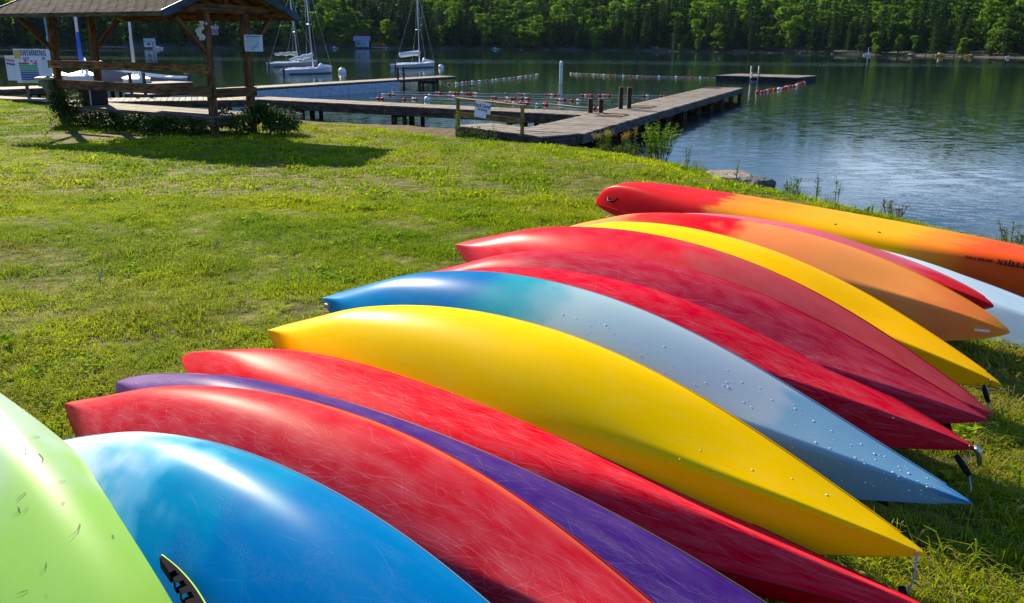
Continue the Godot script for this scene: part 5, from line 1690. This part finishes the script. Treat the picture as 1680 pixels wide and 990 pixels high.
func make_grass() -> void:
	var m := leafy(0.45, 0.8)
	rng.seed = 1001
	var near := [tuft(11, 8, 0.042, 0.0042, 0.035, 1.0), tuft(12, 8, 0.052, 0.004, 0.045, 1.3), tuft(13, 7, 0.034, 0.005, 0.04, 0.8)]
	var far := [tuft(14, 10, 0.060, 0.012, 0.09, 1.1), tuft(15, 10, 0.050, 0.013, 0.11, 1.3)]
	var clover := [rosette(16, 7, 0.032, 0.022), rosette(17, 6, 0.048, 0.024), rosette(18, 9, 0.026, 0.020)]
	rng.seed = 1002
	var place := func(x: float, z: float, thin: float, sc: float):
		var d := inside(x, z)
		if d < 0.05: return null
		if Vector2((x + 9.2) / 1.9, (z + 19.2) / 0.75).length() + 0.5 * fine.get_noise_2d(x * 8.0, z * 8.0) < 0.85: return null
		var bare := big.get_noise_2d(x * 9.0, z * 9.0) + 0.6 * fine.get_noise_2d(x * 16.0, z * 16.0)
		if bare > 0.18 and rng.randf() < thin: return null
		var s := sc * rng.randf_range(0.6, 1.25) * (1.0 + 0.9 * fine.get_noise_2d(x * 7.0, z * 7.0))
		var b := Basis(Vector3.UP, rng.randf() * TAU) * Basis.from_scale(Vector3(s, s * rng.randf_range(0.7, 1.2), s))
		return [Transform3D(b, Vector3(x, lawn_height(x, z, d) - 0.004, z)), turf_tone(x, z)]
	scatter("grass", "short uneven lawn of green and yellowish grass with bare patches", near, 150000, -2.2, -10.5, func(x, z): return place.call(x, z, 0.4, 1.0), m, 0.75)
	scatter("grass", "mown lawn stretching from the kayaks to the shelter and the docks", far, 70000, -9.5, -36.0, func(x, z): return place.call(x, z, 0.3, 1.0), m, 0.85)
	scatter("clover", "broad leaved clover and plantain scattered through the lawn", clover, 16000, -2.2, -20.0, func(x, z):
		if fine.get_noise_2d(x * 7.0 + 40.0, z * 7.0) + rng.randfn() * 0.15 < 0.12: return null
		var r = place.call(x, z, 0.3, 1.1)
		if r == null: return null
		var k := rng.randf_range(0.7, 1.3)
		r[1] = Color(0.24 * k, 0.38 * k, 0.012 * k) if rng.randf() < 0.7 else Color(0.46 * k, 0.52 * k, 0.03 * k)
		return r, m, 0.8)
	var straw := [tuft(19, 9, 0.075, 0.0035, 0.07, 1.9), tuft(20, 7, 0.10, 0.0035, 0.05, 1.5)]
	rng.seed = 1003
	scatter("dry_grass", "longer straw coloured grass lying in tangles near the kayaks", straw, 8500, -2.0, -7.5, func(x, z):
		if x < 1.0 and fine.get_noise_2d(x * 6.0 + 9.0, z * 6.0) < 0.12: return null
		var r = place.call(x, z, 0.0, 1.0)
		if r == null: return null
		var k := rng.randf_range(0.7, 1.3)
		r[1] = Color(0.34 * k, 0.27 * k, 0.09 * k) if rng.randf() < 0.3 else Color(0.24 * k, 0.28 * k, 0.02 * k)
		return r, m, 1.0)
	var reed := [tuft(22, 9, 0.30, 0.007, 0.07, 0.7), tuft(23, 12, 0.20, 0.007, 0.10, 1.0)]
	rng.seed = 1004
	scatter("bank_grass", "long uncut grass fringing the lawn along the water", reed, 60000, -5.0, -36.0, func(x, z):
		var d := inside(x, z)
		var right := smoothstep(0.5, 2.5, x)
		if d < -0.30 * right - 0.02 or d > 0.12 + 0.45 * right: return null
		if rng.randf() > 0.30 + 0.7 * right: return null
		if fine.get_noise_2d(x * 5.0, z * 5.0) < -0.05: return null
		var s := rng.randf_range(0.25, 0.95) * (0.35 + 0.65 * right)
		var k := rng.randf_range(0.7, 1.25)
		var c := Color(0.13 * k, 0.19 * k, 0.018 * k) if rng.randf() < 0.8 else Color(0.28 * k, 0.23 * k, 0.09 * k)
		return [Transform3D(Basis(Vector3.UP, rng.randf() * TAU) * Basis.from_scale(Vector3.ONE * s), Vector3(x, lawn_height(x, z, d) - 0.02, z)), c], m)

func make_plants() -> void:
	M.stem = plain(0.07, 0.075, 0.03, 0.8)
	M.blossom = plain(1, 1, 1, 0.7)
	M.blossom.vertex_color_use_as_albedo = true
	var dark := Color(0.030, 0.058, 0.016)
	# under and round the shelter
	shrub("shrub", "dense dark shrub growing against the right end of the shelter", Vector3(-5.75, -0.27, -20.0), Vector3(0.95, 0.50, 0.75), 3200, 0.12, Color(0.048, 0.088, 0.02), 1101, 0.2)
	shrub("shrub", "low dark leafy growth under the right half of the shelter's deck", Vector3(-7.45, -0.26, -19.75), Vector3(0.95, 0.36, 0.4), 1900, 0.10, Color(0.055, 0.10, 0.02), 1102, 0.2)
	shrub("shrub", "low dark leafy growth under the middle of the shelter's deck", Vector3(-8.7, -0.26, -20.6), Vector3(0.95, 0.32, 0.4), 1700, 0.10, Color(0.05, 0.095, 0.02), 1103, 0.2)
	shrub("shrub", "sparse leafy growth under the left half of the shelter's deck", Vector3(-10.0, -0.27, -21.4), Vector3(0.9, 0.32, 0.4), 1300, 0.10, dark, 1104, 0.2)
	shrub("vine", "leafy vine climbing the foot of the shelter's left post", Vector3(-11.15, -0.28, -22.25), Vector3(0.55, 0.78, 0.4), 1500, 0.10, Color(0.050, 0.088, 0.02), 1105, 0.35)
	shrub("low_plant", "pale green weeds on the bare earth below the vine", Vector3(-10.75, -0.28, -21.4), Vector3(0.55, 0.20, 0.3), 260, 0.09, Color(0.13, 0.19, 0.04), 1106, 0.4)
	# by the long dock
	var gold := Color(0.62, 0.42, 0.015)
	weed("goldenrod", "goldenrod clump with yellow heads, left of the bright green bushy weed by the dock", Vector3(1.95, -0.47, -18.55), 0.52, 12, 0.30, Color(0.11, 0.17, 0.02), gold, 1111)
	weed("goldenrod", "goldenrod with orange yellow heads close against the bushy weed by the dock", Vector3(2.42, -0.47, -18.35), 0.50, 11, 0.26, Color(0.11, 0.17, 0.02), Color(0.60, 0.32, 0.015), 1112)
	weed("bushy_weed", "tall bright green bushy weed at the water's edge beside the dock", Vector3(2.95, -0.47, -17.75), 0.72, 34, 0.5, Color(0.20, 0.32, 0.02), null, 1113, "", 0.036)
	weed("tall_weed", "single slim green stem at the water's edge right of the bushy weed", Vector3(3.32, -0.47, -16.75), 0.46, 3, 0.08, Color(0.15, 0.22, 0.03), null, 1114)
	shrub("low_plant", "grey green leafy plants at the foot of the goldenrod", Vector3(2.35, -0.47, -17.75), Vector3(0.55, 0.24, 0.3), 420, 0.075, Color(0.075, 0.12, 0.04), 1115, 0.35)
	weed("tall_weed", "tall thin weed before the left end of the plank landing", Vector3(-1.32, -0.45, -20.75), 0.72, 4, 0.10, Color(0.17, 0.23, 0.03), null, 1116)
	weed("tall_weed", "thin weed before the middle of the plank landing", Vector3(-0.45, -0.45, -19.95), 0.45, 3, 0.10, Color(0.15, 0.2, 0.03), null, 1117)
	shrub("low_plant", "leafy weeds in the shade below the plank landing", Vector3(-0.95, -0.45, -20.35), Vector3(0.45, 0.24, 0.22), 240, 0.09, Color(0.07, 0.12, 0.025), 1118, 0.35)
	# along the bank on the right
	weed("tall_weed", "pale green leafy stem rising beside the flat rock", Vector3(3.55, -0.30, -13.9), 0.30, 2, 0.05, Color(0.20, 0.26, 0.05), null, 1119)
	weed("tall_weed", "left one of two slim green stems against the water past the rock", Vector3(4.48, -0.45, -12.75), 0.50, 2, 0.05, Color(0.11, 0.18, 0.03), null, 1120)
	weed("tall_weed", "right one of two slim green stems against the water past the rock", Vector3(4.68, -0.45, -12.5), 0.50, 2, 0.05, Color(0.11, 0.18, 0.03), null, 1121)
	weed("bank_weed", "leafy green weeds just right of the dark end of the flat rock", Vector3(4.15, -0.40, -12.95), 0.26, 12, 0.22, Color(0.14, 0.21, 0.02), null, 1122)
	weed("bank_weed", "brownish weeds on the bank above the middle of the long orange kayak", Vector3(5.0, -0.42, -11.3), 0.24, 12, 0.25, Color(0.14, 0.11, 0.04), null, 1123)
	weed("bank_weed", "weeds and grass leaning over the water at the right end of the bank", Vector3(5.55, -0.42, -9.5), 0.30, 12, 0.30, Color(0.14, 0.17, 0.03), null, 1124)
	# rocks
	var warm := mottled(0.36, 0.29, 0.24, 75, 2.5, 0.5, 0.95, 1.2)
	var grey := mottled(0.16, 0.155, 0.15, 76, 2.5, 0.5, 0.95, 1.2)
	var rocks := [[Vector3(3.72, -0.53, -15.1), Vector3(0.62, 0.22, 0.85), -0.25, warm, 1, "large flat tan rock on the bank before the long orange kayak's bow"], [Vector3(3.93, -0.45, -13.95), Vector3(0.36, 0.24, 0.34), 0.4, grey, 2, "dark grey rock at the near end of the flat tan rock"],
		[Vector3(4.95, -0.55, -11.8), Vector3(0.32, 0.14, 0.24), 0.8, warm, 3, "small brown rock half hidden in the bank grass"], [Vector3(5.45, -0.52, -10.35), Vector3(0.20, 0.09, 0.32), 0.2, warm, 4, "pale stone at the water's edge above the yellow of the long kayak"],
		[Vector3(5.62, -0.50, -9.75), Vector3(0.16, 0.09, 0.22), 0.5, warm, 5, "smaller pale stone at the right end of the bank"], [Vector3(3.5, -0.62, -16.5), Vector3(0.35, 0.15, 0.3), 0.9, warm, 6, "tan stone at the far end of the flat rock, by the water"]]
	for r in rocks:
		var o := thing("rock", r[5], "rock", r[0], r[2])
		part(o, "stone", rock_mesh(r[4] + 20, r[1]), r[3])
	# a stray leaf and a few sticks on the lawn
	rng.seed = 1130
	for t in [[Vector3(-2.6, 0.012, -7.4), 0.5, "little pale twig standing out of the lawn left of the kayaks"], [Vector3(-3.1, 0.01, -6.3), 1.4, "thin dry twig lying on the lawn nearer the camera"]]:
		var o := thing("twig", t[2], "twig", t[0], t[1])
		var s := Shape.new(true)
		s.tube([Vector3(0, -0.01, 0), Vector3(0.03, 0.05, 0), Vector3(0.05, 0.10, 0.02)], [0.007, 0.006, 0.003], 6)
		part(o, "stick", s.done(), plain(0.32, 0.30, 0.28))
		var s2 := Shape.new(true)
		s2.tube([Vector3(0.03, 0.05, 0), Vector3(0.06, 0.06, 0.03)], [0.004, 0.002], 5)
		part(o, "side_shoot", s2.done(), plain(0.32, 0.30, 0.28))

func _ready() -> void:
	make_view()
	big = noise_of(3, 0.03, 4)
	fine = noise_of(4, 0.12, 3)
	make_grain()
	M.bin = plain(0.010, 0.009, 0.010, 0.75)
	make_lawn()
	make_lake()
	make_hills()
	make_forest()
	make_shelter()
	make_docks()
	make_kayaks()
	make_boats()
	make_plants()
	make_far_shore()
	make_grass()
